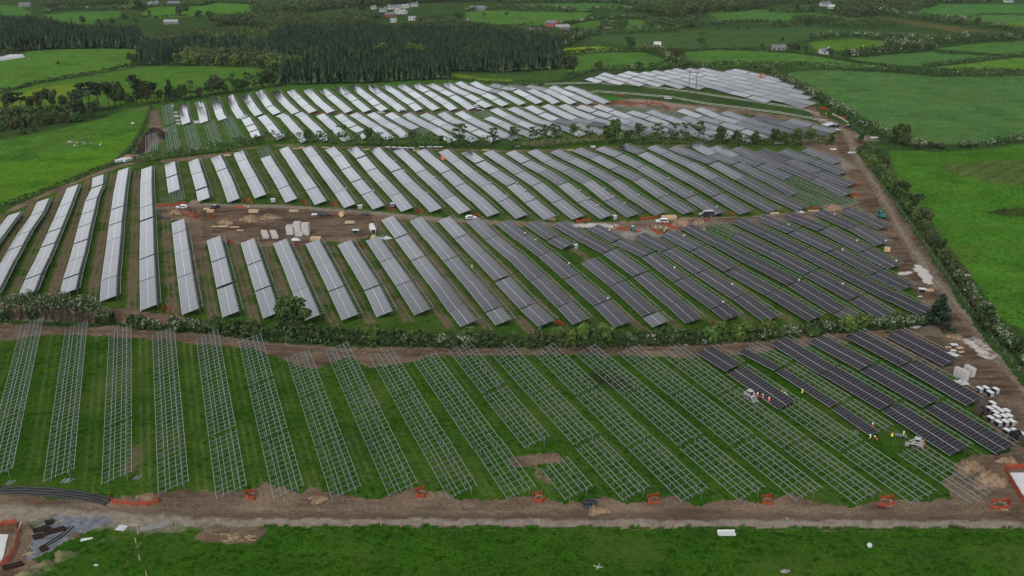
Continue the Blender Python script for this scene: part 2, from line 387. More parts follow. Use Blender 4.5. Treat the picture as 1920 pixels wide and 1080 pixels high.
RV='''
B1 273,254 273,287
B2 308,240 316,287
B2 344,236.7 355,281.7
B2 381,231 395,273
B2 414,225 436,266
P 445,221.7 453,224 461,237.5 467.5,248 473,260
P 483,220 497.5,236.7 507,250 520,262
P 516.7,217.5 525,221.7 535,233 546.7,246.7 565,267.5
P 551.7,215 560.5,221 571.5,232.5 583,243 604,266
P 592.5,217.5 604,228 617,240 644,266
P 626.7,218 640.5,229.5 654,240 669,250 680,261.7
P 655,216 668,224 681.7,233 697.5,242.5 723,263
P 687.5,215 701.7,225 718,235 734,244 753,260
P 721,215 736.7,226 754,235 771.7,244; B1 771.7,244 793,258
P 754,216.7 771,226.7 791,236.7 807.5,245 842,268
P 786.7,216.7 806,226.7 825,237.5 846.7,247.5 871,260 883,268
P 820,215 840,227.5 861.7,236.7 882.5,247.5 906,260 921.7,267.5
P 852.5,212.5 874,226 896,236.7 918,247.5 943,259 959,264
B1 887.5,211.7 906.7,222.5; P 906.7,222.5 931.7,234 955,245 981.7,254 1000,261
P 917.5,206.7 941.7,220 966,231 992.5,242.5 1020,251 1038,256.7
P 951,205 975,216.7 1001,229 1031,238 1061.7,246.7 1086,256.7
P 983,201.7 1008,215 1035,228 1071.7,236 1100,245 1123,253
P 1015,200 1041,213 1070,226 1103,234 1130,239
P 1046.7,200 1073,212.5 1106.7,226 1140,236 1176,246 1213,256.7
P 1078,201 1107.5,211.7 1137.5,222.5 1173,234 1213,246 1253,257.5
P 1111,200 1140,211 1173,224 1205,235 1242,248 1281.7,260
B1 1146,201 1173,211.7; P 1173,211.7 1208,222.5 1245,236.7 1283,249 1327.5,265
B1 1180,200 1210,211; P 1210,211 1244,223 1280,236.7 1318,249 1360,263
B1 1243,212 1274,223; P 1274,223 1311.7,236 1350,248 1406.7,269
P 1268,208 1306,223 1345,234 1385,246.7 1429,264
P 1301.5,206 1338,221 1376,233.5 1418,245.6 1463,259
P 1349.7,213 1388,226 1429,238 1474,250 1508,259
P 1409.7,222 1453.7,232.5 1497,243.7 1543,255
P 1471.6,227.8 1514.7,239 1559.7,250.7
P 1540,232.5 1551,237.5
'''
RT='''
B2 304,199 307.5,235
P 335,196.7 336.7,206.7 338.7,221.7 341.7,234
P 365,192.5 370,205 372.5,218 375,231.7
P 393,185 397.5,193 401.7,206.7 405,218 410.5,226.7
P 423,181.7 429,193 434,206 445,222
P 452.5,180 460,191.7 466.7,204 478,218
P 479,173 486.7,185 498,201.7 512.5,216
P 509,173 519,185 530,198 547.5,214
P 538,172.5 545,180 553,188 566,201 580,212.5
P 568.5,170.5 582.5,184.5 593.5,196 614,212.5
P 597.5,170 611.7,181.7 626,194 647.5,211.7
P 626.7,166 643,178 658,191 681.7,211
P 655,162.5 673,177.5 688,188 700,199 714,209.5
P 685,161.7 703,176.7 718,187.5 733,198 747.5,210
P 713,162.5 734,175 750,186.7 765,196.7 779,209
P 742.5,161.7 764,174 780,186 796.7,197.5 811,208
P 771,160 794,174 810,184 829,196 844,208
P 799,160 823,171.7 841,181.7 860,194 877.5,206
P 828,158 851,171.7 870,180 890,191.7 910,203
P 852.5,156.7 868,165 885,171.7 901.7,178 921.7,189 941,200
P 881,156.7 896.7,165 913,171 931,175 951.7,186 973,197.5
P 915,161.7 937,166 960,171 982.5,183 1005,195
P 945,164 966,167 988,171 1014,182.5 1036.7,195
P 982,164 1016.7,171 1043,182.5 1068,196
P 1028,165 1047,173 1068,182.5 1101,196
P 1056,165 1080,173 1102,183 1131,194.7
'''

def parse_rows(s):
    out = []
    for ln in s.strip().split('\n'):
        row = []
        for pc in ln.split(';'):
            t = pc.split(); row.append((t[0][0], int(t[0][1:] or 0), [tuple(float(v) for v in q.split(',')) for q in t[1:]]))
        out.append(row)
    return out
ROW_AZ = R(-21.2)
ACR = np.array([math.cos(ROW_AZ), -math.sin(ROW_AZ), 0.0])       # across the rows, towards the high edge
ALG = np.array([math.sin(ROW_AZ), math.cos(ROW_AZ), 0.0])        # along the rows, away from the camera
LOW = 0.8
def world_rows(s): return [[(k, n, [at(*p, LOW) for p in pts]) for k, n, pts in row] for row in parse_rows(s)]
ROWS = {k: world_rows(v) for k, v in dict(F=RF, M=RM, U=RU, V=RV, T=RT).items()}
# the far right block: rows at the same pitch, clipped to the block's outline
WPOLY = [at(*p)[:2] for p in pl('1036,158 1042,161 1062,157 1083,160 1105,156 1127,160 1184,164 1225,165 1273,169 1302,169 1355,177 1400,188 1446,198 1503,206 1522,200 1497,176 1472,160 1444,149 1372,131 1340,132 1200,134 1130,137 1112,143 1090,149 1060,154')]
def clip_line(o, d, poly):
    ts = []
    for i in range(len(poly)):
        a = np.array(poly[i]) - o; b = np.array(poly[(i + 1) % len(poly)]) - o
        na = a[0] * d[1] - a[1] * d[0]; nb = b[0] * d[1] - b[1] * d[0]
        if na * nb < 0:
            f = na / (na - nb); ts.append(float((a + (b - a) * f) @ d))
    ts.sort(); return [(ts[i], ts[i + 1]) for i in range(0, len(ts) - 1, 2)]
wc = np.array(WPOLY) @ ACR[:2]; o0 = at(1503, 205)[:2] @ ACR[:2]
ROWS['W'] = []
k_ = math.floor((wc.min() - o0) / 10.0)
while o0 + 10 * k_ < wc.max():
    o = ACR[:2] * (o0 + 10 * k_); row = []
    for a, b in clip_line(o, ALG[:2], WPOLY):
        n = int((b - a) / 20.3)
        if n < 1: continue
        pts = []
        for i in range(n + 1):
            q = o + ALG[:2] * (a + (n - i) * 20.3); pts.append(np.array([q[0], q[1], tz(*q) + LOW]))
        row.append(('P', 0, pts))
    if row: ROWS['W'].append(row)
    k_ += 1

# ------------------------------------------------------------------ ground: one sheet, finer near the camera
def noise2(x, y, s, seed=0):
    r = np.random.RandomState(seed); v = 0
    for i in range(5):
        a = r.uniform(0, 6.28); f = (1.0 + .7 * i) / s; v = v + np.sin((x * math.cos(a) + y * math.sin(a)) * f * 6.28 + r.uniform(0, 6.28)) / (1 + .5 * i)
    return v / 2.5
Yv = [-600, -300, -120, -20, 30, 60, 80]; y = 95.0
while y < 4600: Yv.append(y); y *= 1.0046 if y < 1900 else 1.03
Yv = np.array(Yv); uv_ = np.concatenate([[-1.8, -1.5, -1.25], np.linspace(-1.08, 1.08, 620), [1.25, 1.5, 1.8]])
wv = np.where(Yv > 0, Yv * .58 + 40, 40 - Yv * .5)
GX = (uv_[None, :] * wv[:, None]); GY = np.repeat(Yv[:, None], len(uv_), 1)
nv, nu = GX.shape; gx, gy = GX.ravel(), GY.ravel()
wxx = gx + .6 * noise2(gx, gy, 9, 1) + .25 * noise2(gx, gy, 3.1, 2); wyy = gy + .6 * noise2(gx, gy, 9, 3) + .25 * noise2(gx, gy, 3.1, 4)
def inside(poly, x, y):
    p = np.asarray(poly)[:, :2]; m = np.zeros(len(x), bool)
    lo, hi = p.min(0), p.max(0); s = np.where((x >= lo[0]) & (x <= hi[0]) & (y >= lo[1]) & (y <= hi[1]))[0]
    if not len(s): return m
    xs, ys = x[s], y[s]; r = np.zeros(len(s), bool)
    for i in range(len(p)):
        (x1, y1), (x2, y2) = p[i], p[i - 1]
        if y1 == y2: continue
        c = ((ys < y1) != (ys < y2)) & (xs < (x2 - x1) * (ys - y1) / (y2 - y1) + x1); r ^= c
    m[s] = r; return m
def dist_line(line, x, y, w):
    p = np.asarray(line)[:, :2]; d = np.full(len(x), 1e9)
    lo, hi = p.min(0) - w, p.max(0) + w; s = np.where((x >= lo[0]) & (x <= hi[0]) & (y >= lo[1]) & (y <= hi[1]))[0]
    xs, ys = x[s], y[s]; b = np.full(len(s), 1e9)
    for i in range(len(p) - 1):
        v = p[i + 1] - p[i]; L = v @ v + 1e-9; t = np.clip(((xs - p[i][0]) * v[0] + (ys - p[i][1]) * v[1]) / L, 0, 1)
        b = np.minimum(b, np.hypot(xs - p[i][0] - t * v[0], ys - p[i][1] - t * v[1]))
    d[s] = b; return d
def gp(s): return [at(*p) for p in pl(s)]
col = np.zeros((len(gx), 3)); col[:] = (.030, .062, .020)
far_n = noise2(gx, gy, 260, 11) * .5 + noise2(gx, gy, 90, 12) * .5
col *= (1 + .22 * far_n)[:, None]
# pastures: colour, outline on the photograph
FIELDS_ = '''
.043 .092 .017|-500,1500 -500,985 0,976 250,985 330,985 640,984 1000,987 1920,990 2500,992 2500,1500
.048 .096 .018|-300,618 0,618 200,615 420,640 600,660 900,655 1200,650 1330,650 1640,620 1800,690 1900,840 1790,880 1860,950 1000,950 0,925 -300,930
.050 .088 .020|-400,400 -200,395 16,390 70,365 222,312 300,290 390,285 700,272 1000,274 1280,262 1570,262 1650,400 1750,580 1640,612 1200,640 900,640 560,625 300,605 0,600 -400,640
.048 .095 .022|250,300 285,195 420,175 560,155 840,150 1040,160 1200,190 1570,245 1560,262 1280,258 1000,270 700,268 390,284
.085 .165 .020|-700,480 -400,405 0,386 60,368 130,342 200,312 225,290 257,256 262,243 200,262 120,290 60,300 0,305 -700,330
.060 .125 .024|-700,330 0,305 60,300 120,290 200,262 262,243 283,198 235,205 190,222 120,240 60,252 0,262 -700,285
.066 .130 .026|-300,178 0,170 63,156 150,141 233,129 245,122 262,93 205,91 130,92 60,96 20,104 0,115 -300,125
.060 .118 .022|-300,200 0,178 63,160 150,145 233,132 260,125 350,124 480,127 530,142 520,160 330,186 285,192 235,200 160,198 0,200
.115 .150 .020|-60,200 0,184 60,168 100,160 160,157 200,160 150,178 80,192 0,200
.052 .115 .030|85,28 130,23 225,20 222,32 180,38 190,46 115,45
.060 .130 .022|265,26 280,14 340,12 375,12 410,5 470,9 532,13 533,25 510,28 400,25 360,30 300,34 265,31
.050 .110 .030|-40,12 10,9 40,12 62,26 30,30 -20,28
.048 .088 .036|90,2 240,1 270,8 225,15 115,14
.044 .075 .022|835,137 900,146 980,150 1050,152 1062,135 1110,110 1060,112 1000,140
.105 .150 .014|845,136 900,146 960,149 962,152 900,152 842,146
.058 .122 .028|1075,106 1120,100 1200,98 1240,108 1262,120 1225,128 1110,131 1075,138 1050,128
.150 .205 .018|1052,96 1060,90 1120,87 1178,92 1140,96 1055,101
.062 .122 .030|872,24 900,20 1040,23 1110,24 1090,37 1045,47 960,48 880,42
.058 .115 .024|1075,46 1110,39 1168,36 1120,53 1060,52
.056 .112 .032|1130,54 1180,36 1235,40 1300,48 1180,60 1130,60
.050 .108 .034|965,8 1140,6 1190,12 1230,16 1100,20 970,17
.056 .118 .032|1325,24 1345,18 1440,18 1530,25 1620,35 1560,42 1440,38 1350,38
.042 .075 .030|1110,68 1200,60 1330,56 1500,52 1720,62 1820,68 1500,76 1430,88 1290,92 1200,90 1110,75
.075 .062 .032|1640,30 1720,40 1830,55 1915,66 1920,72 1830,66 1740,52 1650,36
.068 .128 .022|1515,80 1560,75 1610,73 1665,78 1670,86 1585,95 1530,94
.060 .120 .030|1285,98 1340,94 1440,97 1515,103 1577,113 1665,127 1560,128 1440,123 1330,126 1285,118
.058 .115 .040|1580,109 1665,103 1750,97 1765,101 1900,107 1810,116 1740,125 1665,121
.060 .118 .034|1750,92 1830,82 1920,77 2100,78 2100,106 1910,103
.078 .140 .026|1740,128 1815,119 1900,109 2000,108 2000,132 1850,131
.052 .118 .036|1690,10 1760,8 1870,8 1980,9 1980,28 1840,27 1760,33 1700,28
.062 .125 .040|1800,37 1840,28 1980,30 1980,42 1870,42
.085 .150 .026|1850,45 1920,40 2000,42 2000,56 1920,55
.060 .114 .042|1478,135 1560,131 1665,136 1760,144 1830,142 1920,141 2300,145 2300,262 1920,250 1870,262 1800,270 1700,268 1620,235 1560,200 1510,165
.068 .150 .026|1665,282 1760,285 1860,278 1920,270 2400,270 2400,660 1920,618 1880,600 1830,530 1770,450 1720,400 1680,330
'''.strip().split('\n')
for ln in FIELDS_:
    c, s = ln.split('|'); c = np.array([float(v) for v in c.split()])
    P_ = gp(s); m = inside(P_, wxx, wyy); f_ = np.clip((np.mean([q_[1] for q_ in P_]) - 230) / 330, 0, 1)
    col[m] = c * ((1 - f_) * np.array((.54, .75, .42)) + f_ * np.array((.98, 1.17, 1.0))) * (1 + .14 * far_n[m] + .06 * noise2(gx[m], gy[m], 23, 5))[:, None]  # distance haze put into the colour: far pastures paler and bluer
m = inside(gp('1755,312 1840,302 1960,298 1960,350 1880,345 1800,330'), wxx, wyy); col[m] = np.array((.060, .092, .026)) * (1 + .3 * noise2(gx[m], gy[m], 7, 8))[:, None]
m = inside(gp('1850,398 1880,391 1960,390 1960,408 1880,406'), wxx, wyy); col[m] = np.array((.035, .055, .016)) * (1 + .3 * noise2(gx[m], gy[m], 7, 8))[:, None]
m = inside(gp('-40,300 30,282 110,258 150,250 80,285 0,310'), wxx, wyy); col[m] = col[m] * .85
# bare soil, tracks, gravel
dirt = np.zeros(len(gx)); grav = np.zeros(len(gx)); tan = np.zeros(len(gx)); tone = .55 + .25 * noise2(gx, gy, 31, 21); puddle_sheen = np.zeros(len(gx))
def soft(d, w, f): return np.clip((w - d) / f + .5, 0, 1)
for s in ('''-500,915 0,922 100,935 190,938 300,925 345,918 420,922 470,918 500,905 560,925 585,915 640,925 690,938 770,918 830,920 860,938 950,935 1010,930 1060,945 1130,930 1180,945 1270,930 1300,948 1390,935 1430,945 1480,925 1540,945 1600,950 1680,935 1740,942 1755,930 1790,938 1770,905 1790,872 1830,852 1872,856 1905,838 2300,850 2300,990 1920,988 1500,988 1000,987 640,985 420,985 300,984 262,992 200,975 100,965 0,985 -500,990''',
          '-300,600 0,604 120,612 220,612 420,628 480,640 640,652 900,649 1200,644 1330,644 1500,628 1640,606 1720,612 1660,622 1600,640 1500,650 1420,662 1330,672 1200,668 1060,664 920,666 800,668 770,680 690,690 655,668 600,690 565,688 520,670 480,655 250,634 100,626 0,640 -300,640',
          '0,565 120,568 230,580 330,592 420,612 330,612 220,605 0,600',
          '1435,147 1480,157 1510,180 1545,215 1590,238 1625,258 1612,280 1632,318 1680,388 1722,450 1765,512 1795,562 1835,622 1890,690 1960,770 2300,1100 2000,1000 1905,845 1880,830 1838,770 1795,700 1770,690 1700,636 1660,628 1720,606 1740,596 1725,560 1680,500 1655,455 1610,402 1600,365 1570,300 1530,285 1480,262 1570,258 1578,248 1540,232 1512,206 1498,178 1470,158',
          '300,300 390,289 450,284 400,296 305,306', '290,382 350,380 430,384 540,384 620,392 720,399 800,406 880,413 985,415 1080,418 1180,415 1300,406 1400,406 1470,400 1540,396 1600,378 1606,398 1540,412 1460,414 1400,420 1330,420 1320,428 1270,432 1232,446 1185,450 1130,432 1060,424 980,424 880,422 790,414 735,412 715,412 700,438 660,458 620,452 560,462 480,462 420,455 388,450 372,500 380,560 360,560 352,500 344,440 336,412 300,410',
          '262,292 250,286 268,258 284,234 302,236 318,240 300,256 312,262 290,272 270,292', '1040,198 1140,190 1190,184 1300,196 1400,206 1500,222 1556,238 1540,236 1400,214 1310,208 1270,214 1210,206 1150,200 1060,202',
          '1,985 40,976 60,990 64,1010 52,1040 75,1060 30,1085 -60,1090 -60,985'):
    dirt = np.maximum(dirt, inside(gp(s), wxx, wyy) * 1.)
def stroke(arr, s, w, amt=1., f=None):
    d = dist_line(gp(s), wxx, wyy, w * 2 + 2); np.maximum(arr, amt * soft(d, w, f or w * .8), out=arr)
stroke(dirt, '285,208 292,225 290,240', 3, .8); stroke(dirt, '240,212 262,205 285,200', 2, .7)
stroke(dirt, '560,214 640,212 740,212 850,210 910,206 980,202 1060,198 1130,193', 3.2, .8)
stroke(dirt, '440,281 520,272 600,276 700,277 860,281 960,284 1080,280 1200,274 1300,272', 2.6, .62)
stroke(dirt, '360,470 355,520 352,580', 2.2, .8); stroke(dirt, '1310,170 1380,190 1480,208 1540,225', 1.6, .5)
stroke(dirt, '1640,300 1700,290 1740,288', 3, .35); stroke(dirt, '-200,400 0,372 90,345 180,312 250,285 320,240', 1.6, .0)
stroke(dirt, '20,395 90,362 160,334 215,314 290,296', 2.2, .7); stroke(dirt, '215,1080 250,1035 275,1000 310,990 420,993 900,994 1900,996', .3, .55, .4)
stroke(dirt, '60,1085 110,1050 165,1020 245,1000', 1.4, .4); stroke(dirt, '110,1090 165,1045 240,1005', .8, .3)
stroke(dirt, '1660,640 1720,660 1790,690', 5, .9); stroke(dirt, '1320,640 1450,630 1600,618 1740,606', 3, .9)
stroke(dirt, '975,865 1010,862 1040,858', 2., .9); stroke(dirt, '1000,865 1010,885 1030,905', .9, .6); stroke(dirt, '390,980 480,1000', 2, .7)
stroke(dirt, '385,1003 420,1010 470,1008', 1.6, .8)
stroke(tan, '1000,268 1060,262 1120,258 1200,252 1280,248', 6, .9); stroke(tan, '1480,258 1530,256 1560,254', 5, .8)
stroke(tan, '1230,262 1360,272', 3, .5)
for s, w in (('320,980 640,978 1000,980 1400,982 1920,983 2300,984', .85), ('0,962 150,972 260,980 330,983', 2.4), ('1590,240 1650,340 1710,430', 0.01)):
    stroke(grav, s, w, .8, w * .5)
for s in ('62,990 110,968 165,968 225,976 195,984 165,994 140,1008 110,1024 72,1042 52,1048 60,1020',): grav = np.maximum(grav, inside(gp(s), wxx, wyy) * 1.25); dirt = np.maximum(dirt, (grav > 1.1) * 1.)
m_blue = inside(gp('62,990 110,968 165,968 225,976 195,984 165,994 140,1008 110,1024 72,1042 52,1048 60,1020'), wxx, wyy)
stroke(grav, '1185,440 1215,436 1240,432', 5, .9); stroke(grav, '1190,188 1260,196 1330,206', 4, .8); stroke(grav, '1565,300 1585,312', 5, .7); stroke(grav, '1615,255 1632,262', 4, .7)
stroke(grav, '360,383 500,386 640,393 800,408 900,416', 1.7, .45)
for s, w, a in (('1725,505 1738,520', 2.2, 1), ('1722,500 1730,515 1742,530', 1.4, 1), ('1692,514 1704,511', 1.6, .8), ('1815,640 1832,652 1850,668', 2., .75), ('1825,632 1850,650 1862,670', 1.2, .6), ('1085,423 1120,422 1150,424', 2.6, .8), ('1470,972 1480,972', .8, .5)):
    stroke(puddle_sheen, s, w, a)  # puddles: their sky reflection is put in as flat pale colour
# ruts: darker or paler wheel lines along the tracks
rut = np.zeros(len(gx))
for s, w, a in (('0,955 200,962 400,967 640,970 1000,970 1400,970 1920,972', .7, .9), ('0,948 200,957 420,962 640,965 900,966 1200,963 1500,968 1920,964', .6, .7), ('300,975 700,975 1300,976 1920,978', .5, .5),
                ('1300,958 1500,966 1700,972', .8, .6), ('1586,250 1606,300 1638,350 1679,424 1687,441 1744,521 1810,597 1853,655 1920,728', .35, .8), ('1593,250 1616,300 1650,350 1692,424 1699,441 1757,521 1824,597 1867,655 1936,728', .35, .8),
                ('1640,370 1690,450 1730,520 1780,600', .8, .5), ('1660,640 1740,640 1800,620', .7, .6), ('1690,600 1760,640 1850,730 1880,790', .7, .7), ('1660,480 1720,560 1760,600', .7, .5),
                ('320,388 480,387 640,396 860,414', .4, .7), ('480,400 600,420 680,440', 1.2, .6), ('420,420 560,400 680,410', .8, .5), ('480,645 640,660 900,657 1200,655 1330,655 1500,640', .5, .9), ('500,652 700,666 920,661 1200,660', .5, .7), ('0,615 220,622 400,634', .6, .8)):
    stroke(rut, s, w, a)
black = np.zeros(len(gx)); lane = np.zeros(len(gx))
for s in ('252,288 266,260 282,238 300,240 296,256 284,262 268,290', '300,240 316,252 308,264 298,256'): black = np.maximum(black, inside(gp(s), wxx, wyy) * .9)
stroke(black, '1125,708 1150,715 1165,722', 3.2, .7); 
stroke(lane, '1588,248 1610,300 1643,350 1685,424 1692,441 1750,521 1817,597 1860,655 1928,728 2000,800', 1.9, 1., .8); stroke(lane, '1540,222 1570,236 1592,250', 2.2, .6, 1.); stroke(lane, '300,388 400,387 560,389 700,400 880,414 1000,418 1180,417 1320,408 1440,403 1540,394 1600,384', 1.6, .5, 1.); stroke(lane, '0,950 300,966 640,970 1000,971 1500,973 1920,975', 1.6, .3, 1.)
# row phase: which row, and where between two rows a point lies
phase = np.zeros(len(gx)); wear = np.zeros(len(gx)); pale = np.zeros(len(gx))
across = gx * ACR[0] + gy * ACR[1]; along = gx * ALG[0] + gy * ALG[1]
for key, w0, w1, pal in (('F', .05, .05, 1.), ('M', 1.6, .55, 0), ('U', .6, .45, 0), ('V', .45, .45, 0), ('T', .3, .3, 0), ('W', .2, .2, 0)):
    rr = ROWS[key]
    fa = np.array([r[0][2][0] for r in rr]); ne = np.array([r[-1][2][-1] for r in rr])
    an, af = ne @ ACR, fa @ ACR; on = np.argsort(an); an, af = an[on], af[on]; ln, lf = (ne @ ALG)[on], (fa @ ALG)[on]
    idx = np.arange(len(rr)); t_n = np.interp(across, an, ln); t_f = np.interp(across, an, lf)
    ins = (across > an[0] - 7) & (across < an[-1] + 10) & (along > t_n - 3) & (along < t_f + 3)
    f = np.clip((along - t_n) / np.maximum(t_f - t_n, 1), 0, 1)
    pn = np.interp(across, an, idx); pf = np.interp(across, af, idx)
    pn += np.where(across > an[-1], (across - an[-1]) / 10, 0) - np.where(across < an[0], (an[0] - across) / 10, 0)
    pf += np.where(across > af[-1], (across - af[-1]) / 10, 0) - np.where(across < af[0], (af[0] - across) / 10, 0)
    p = pn * (1 - f) + pf * f
    q = np.clip((across - an[0]) / (an[-1] - an[0]), 0, 1)
    phase[ins] = p[ins] + 50; wear[ins] = (w0 * (1 - q) + w1 * q)[ins]; pale[ins] = pal
zz = terrain(gx, gy) + np.where(dirt > .5, .05 * noise2(gx, gy, 4, 31), .04 * noise2(gx, gy, 6, 32)) - rut * .06
me = bpy.data.meshes.new('ground'); me.vertices.add(len(gx)); me.vertices.foreach_set('co', np.stack([gx, gy, zz], 1).astype(np.float32).ravel())
ii = (np.arange(nv - 1)[:, None] * nu + np.arange(nu - 1)[None, :]).ravel()
q = np.stack([ii, ii + 1, ii + nu + 1, ii + nu], 1).astype(np.int32); me.loops.add(q.size); me.loops.foreach_set('vertex_index', q.ravel())
me.polygons.add(len(q)); me.polygons.foreach_set('loop_start', np.arange(0, q.size, 4, dtype=np.int32))
def attr(name, arr):
    if arr.ndim == 2:
        a = me.attributes.new(name, 'FLOAT_COLOR', 'POINT'); a.data.foreach_set('color', np.concatenate([arr, np.ones((len(arr), 1))], 1).astype(np.float32).ravel())
    else:
        a = me.attributes.new(name, 'FLOAT', 'POINT'); a.data.foreach_set('value', arr.astype(np.float32))
tone = np.clip(tone - .42 * inside(gp('1500,150 1640,260 1760,500 2000,760 2000,900 1780,800 1700,640 1580,300'), wxx, wyy) - .5 * inside(gp('380,385 700,400 700,440 560,455 380,450'), wxx, wyy), 0, 1)
attr('grass_col', col); attr('dirt', dirt); attr('grav', np.clip(grav, 0, 1)); attr('blue', m_blue * 1.); attr('tan', tan); attr('tone', tone); attr('puddle_sheen', puddle_sheen); attr('rut', rut); attr('black', black); attr('lane', lane)
attr('phase', phase); attr('wear', wear); attr('pale', pale)
me.polygons.foreach_set('use_smooth', np.ones(len(q), bool)); me.update()
def ground_material():
    m = bpy.data.materials.new('ground'); m.use_nodes = True; t = m.node_tree; b = t.nodes['Principled BSDF']
    L = t.links.new
    def A(n):
        a = N(t, 'ShaderNodeAttribute'); a.attribute_name = n; return a.outputs['Color' if n == 'grass_col' else 'Fac']
    def V(x, i, s):
        if isinstance(x, (int, float)): s.inputs[i].default_value = x
        else: L(x, s.inputs[i])
    def mth(op, a, b_=0., c=0., clamp=False):
        n = N(t, 'ShaderNodeMath', operation=op); n.use_clamp = clamp; V(a, 0, n); V(b_, 1, n); V(c, 2, n); return n.outputs[0]
    def mixc(f, a, c, mode='MIX'):
        n = N(t, 'ShaderNodeMix', data_type='RGBA', blend_type=mode); V(f, 0, n)
        for i, x in ((6, a), (7, c)):
            if isinstance(x, tuple): n.inputs[i].default_value = (*x, 1)
            else: L(x, n.inputs[i])
        return n.outputs[2]
    def mr(x, a, b_, c=0., d=1.):
        n = N(t, 'ShaderNodeMapRange'); V(x, 0, n)
        for i, v in enumerate((a, b_, c, d)): n.inputs[i + 1].default_value = v
        return n.outputs[0]
    geo = N(t, 'ShaderNodeNewGeometry'); pos = geo.outputs['Position']
    def nz_(scale, det=4, rough=.55, sx=1, sy=1):
        n = N(t, 'ShaderNodeTexNoise'); n.inputs['Scale'].default_value = scale; n.inputs['Detail'].default_value = det; n.inputs['Roughness'].default_value = rough
        if sx != 1 or sy != 1:
            mp = N(t, 'ShaderNodeMapping'); mp.inputs['Scale'].default_value = (sx, sy, 1); mp.inputs['Rotation'].default_value = (0, 0, R(0)); L(pos, mp.inputs[0]); L(mp.outputs[0], n.inputs['Vector'])
        else: L(pos, n.inputs['Vector'])
        return n.outputs[0]
    n_big, n_mid, n_fine, n_tuft = nz_(.018, 3), nz_(.11, 4), nz_(.75, 4, .65), nz_(1.9, 3, .7)
    g = A('grass_col')
    g = mixc(1., g, mixc(mr(n_mid, .3, .7), (.80, .86, .80), (1.24, 1.14, 1.10)), 'MULTIPLY')
    g = mixc(1., g, mixc(mr(n_tuft, .28, .72), (.50, .58, .50), (1.50, 1.40, 1.44)), 'MULTIPLY')
    g = mixc(1., g, mixc(mr(n_fine, .36, .50), (.50, .58, .52), (1.14, 1.12, 1.14)), 'MULTIPLY')
    g = mixc(mth('MULTIPLY', mr(n_big, .55, .75), .25), g, (.085, .105, .026))
    n_pat = nz_(.045, 5, .62)
    g = mixc(mth('MULTIPLY', mr(n_pat, .52, .66), .42), g, (.075, .105, .022)); g = mixc(mth('MULTIPLY', mr(n_pat, .46, .34), .38), g, (.018, .044, .010))
    # wheel wear down the middle of each strip between the rows
    fr = mth('FRACT', A('phase')); dx = mth('ABSOLUTE', mth('SUBTRACT', fr, .78))
    band = mr(mth('ADD', dx, mth('MULTIPLY', mth('SUBTRACT', n_fine, .5), .10)), .20, .11)
    wheel = mr(mth('ABSOLUTE', mth('SUBTRACT', dx, .075)), .045, .015)
    patchy = mr(n_mid, .36, .60)
    wr = mth('MULTIPLY', A('wear'), mth('MULTIPLY', band, mth('MULTIPLY_ADD', patchy, .75, mth('MULTIPLY', wheel, .4))), clamp=True)
    soil_g = mixc(mr(n_fine, .35, .65), (.095, .074, .048), (.150, .120, .076))
    g = mixc(wr, g, soil_g)
    g = mixc(mth('MULTIPLY', A('pale'), mth('MULTIPLY', wheel, mth('MULTIPLY', mth('MULTIPLY', mr(n_big, .40, .62), mr(n_mid, .35, .6)), .5))), g, (.13, .15, .055))
    bare = mth('MULTIPLY', A('pale'), mr(nz_(.055, 3), .66, .74))
    g = mixc(mth('MULTIPLY', bare, .8), g, soil_g)
    g = mixc(mth('MULTIPLY', A('tan'), mr(n_fine, .3, .6)), g, (.19, .15, .085))
    st = nz_(.25, 5, .65, .35, 1.6)
    d = mixc(mr(mth('ADD', n_mid, mth('MULTIPLY', mth('SUBTRACT', A('tone'), .5), .35)), .34, .66), (.070, .045, .031), (.180, .130, .090))
    d = mixc(mth('MULTIPLY', mr(st, .42, .62), .5), d, (.200, .155, .115))
    d = mixc(1., d, mixc(mr(n_tuft, .3, .7), (.62, .62, .62), (1.3, 1.3, 1.3)), 'MULTIPLY')
    d = mixc(mth('MULTIPLY', A('lane'), mr(n_fine, .2, .55)), d, (.215, .178, .138))
    d = mixc(mth('MULTIPLY', A('rut'), .7), d, (.058, .040, .028))
    sp = nz_(2.6, 2, .5)
    gr = mixc(A('blue'), mixc(mr(n_fine, .35, .65), (.165, .138, .110), (.265, .228, .188)), mixc(mr(n_fine, .35, .65), (.085, .098, .118), (.18, .195, .22)))
    gr = mixc(mr(sp, .62, .72, 0, .5), gr, (.34, .33, .31))
    d = mixc(A('grav'), d, gr)
    msk = mr(mth('ADD', A('dirt'), mth('MULTIPLY', mth('SUBTRACT', n_fine, .5), .6)), .40, .62)
    c = mixc(msk, g, d)
    c = mixc(mth('MULTIPLY', A('grav'), .8), c, gr)
    c = mixc(mth('MULTIPLY', A('black'), mr(n_fine, .25, .5)), c, (.018, .013, .012))
    wm = mr(mth('ADD', A('puddle_sheen'), mth('MULTIPLY', mth('SUBTRACT', n_fine, .5), 1.3)), .45, .75)
    c = mixc(wm, c, (.44, .42, .40))  # pale reflection of the puddles as plain matte colour
    L(c, b.inputs['Base Color']); b.inputs['Roughness'].default_value = .95; b.inputs['Specular IOR Level'].default_value = 0
    bp = N(t, 'ShaderNodeBump'); bp.inputs['Strength'].default_value = .9; bp.inputs['Distance'].default_value = .5
    L(mth('ADD', mth('MULTIPLY', n_tuft, .6), n_fine), bp.inputs['Height']); L(bp.outputs[0], b.inputs['Normal'])
    return m
me.materials.append(ground_material())
tag(link('ground', me), kind='structure')

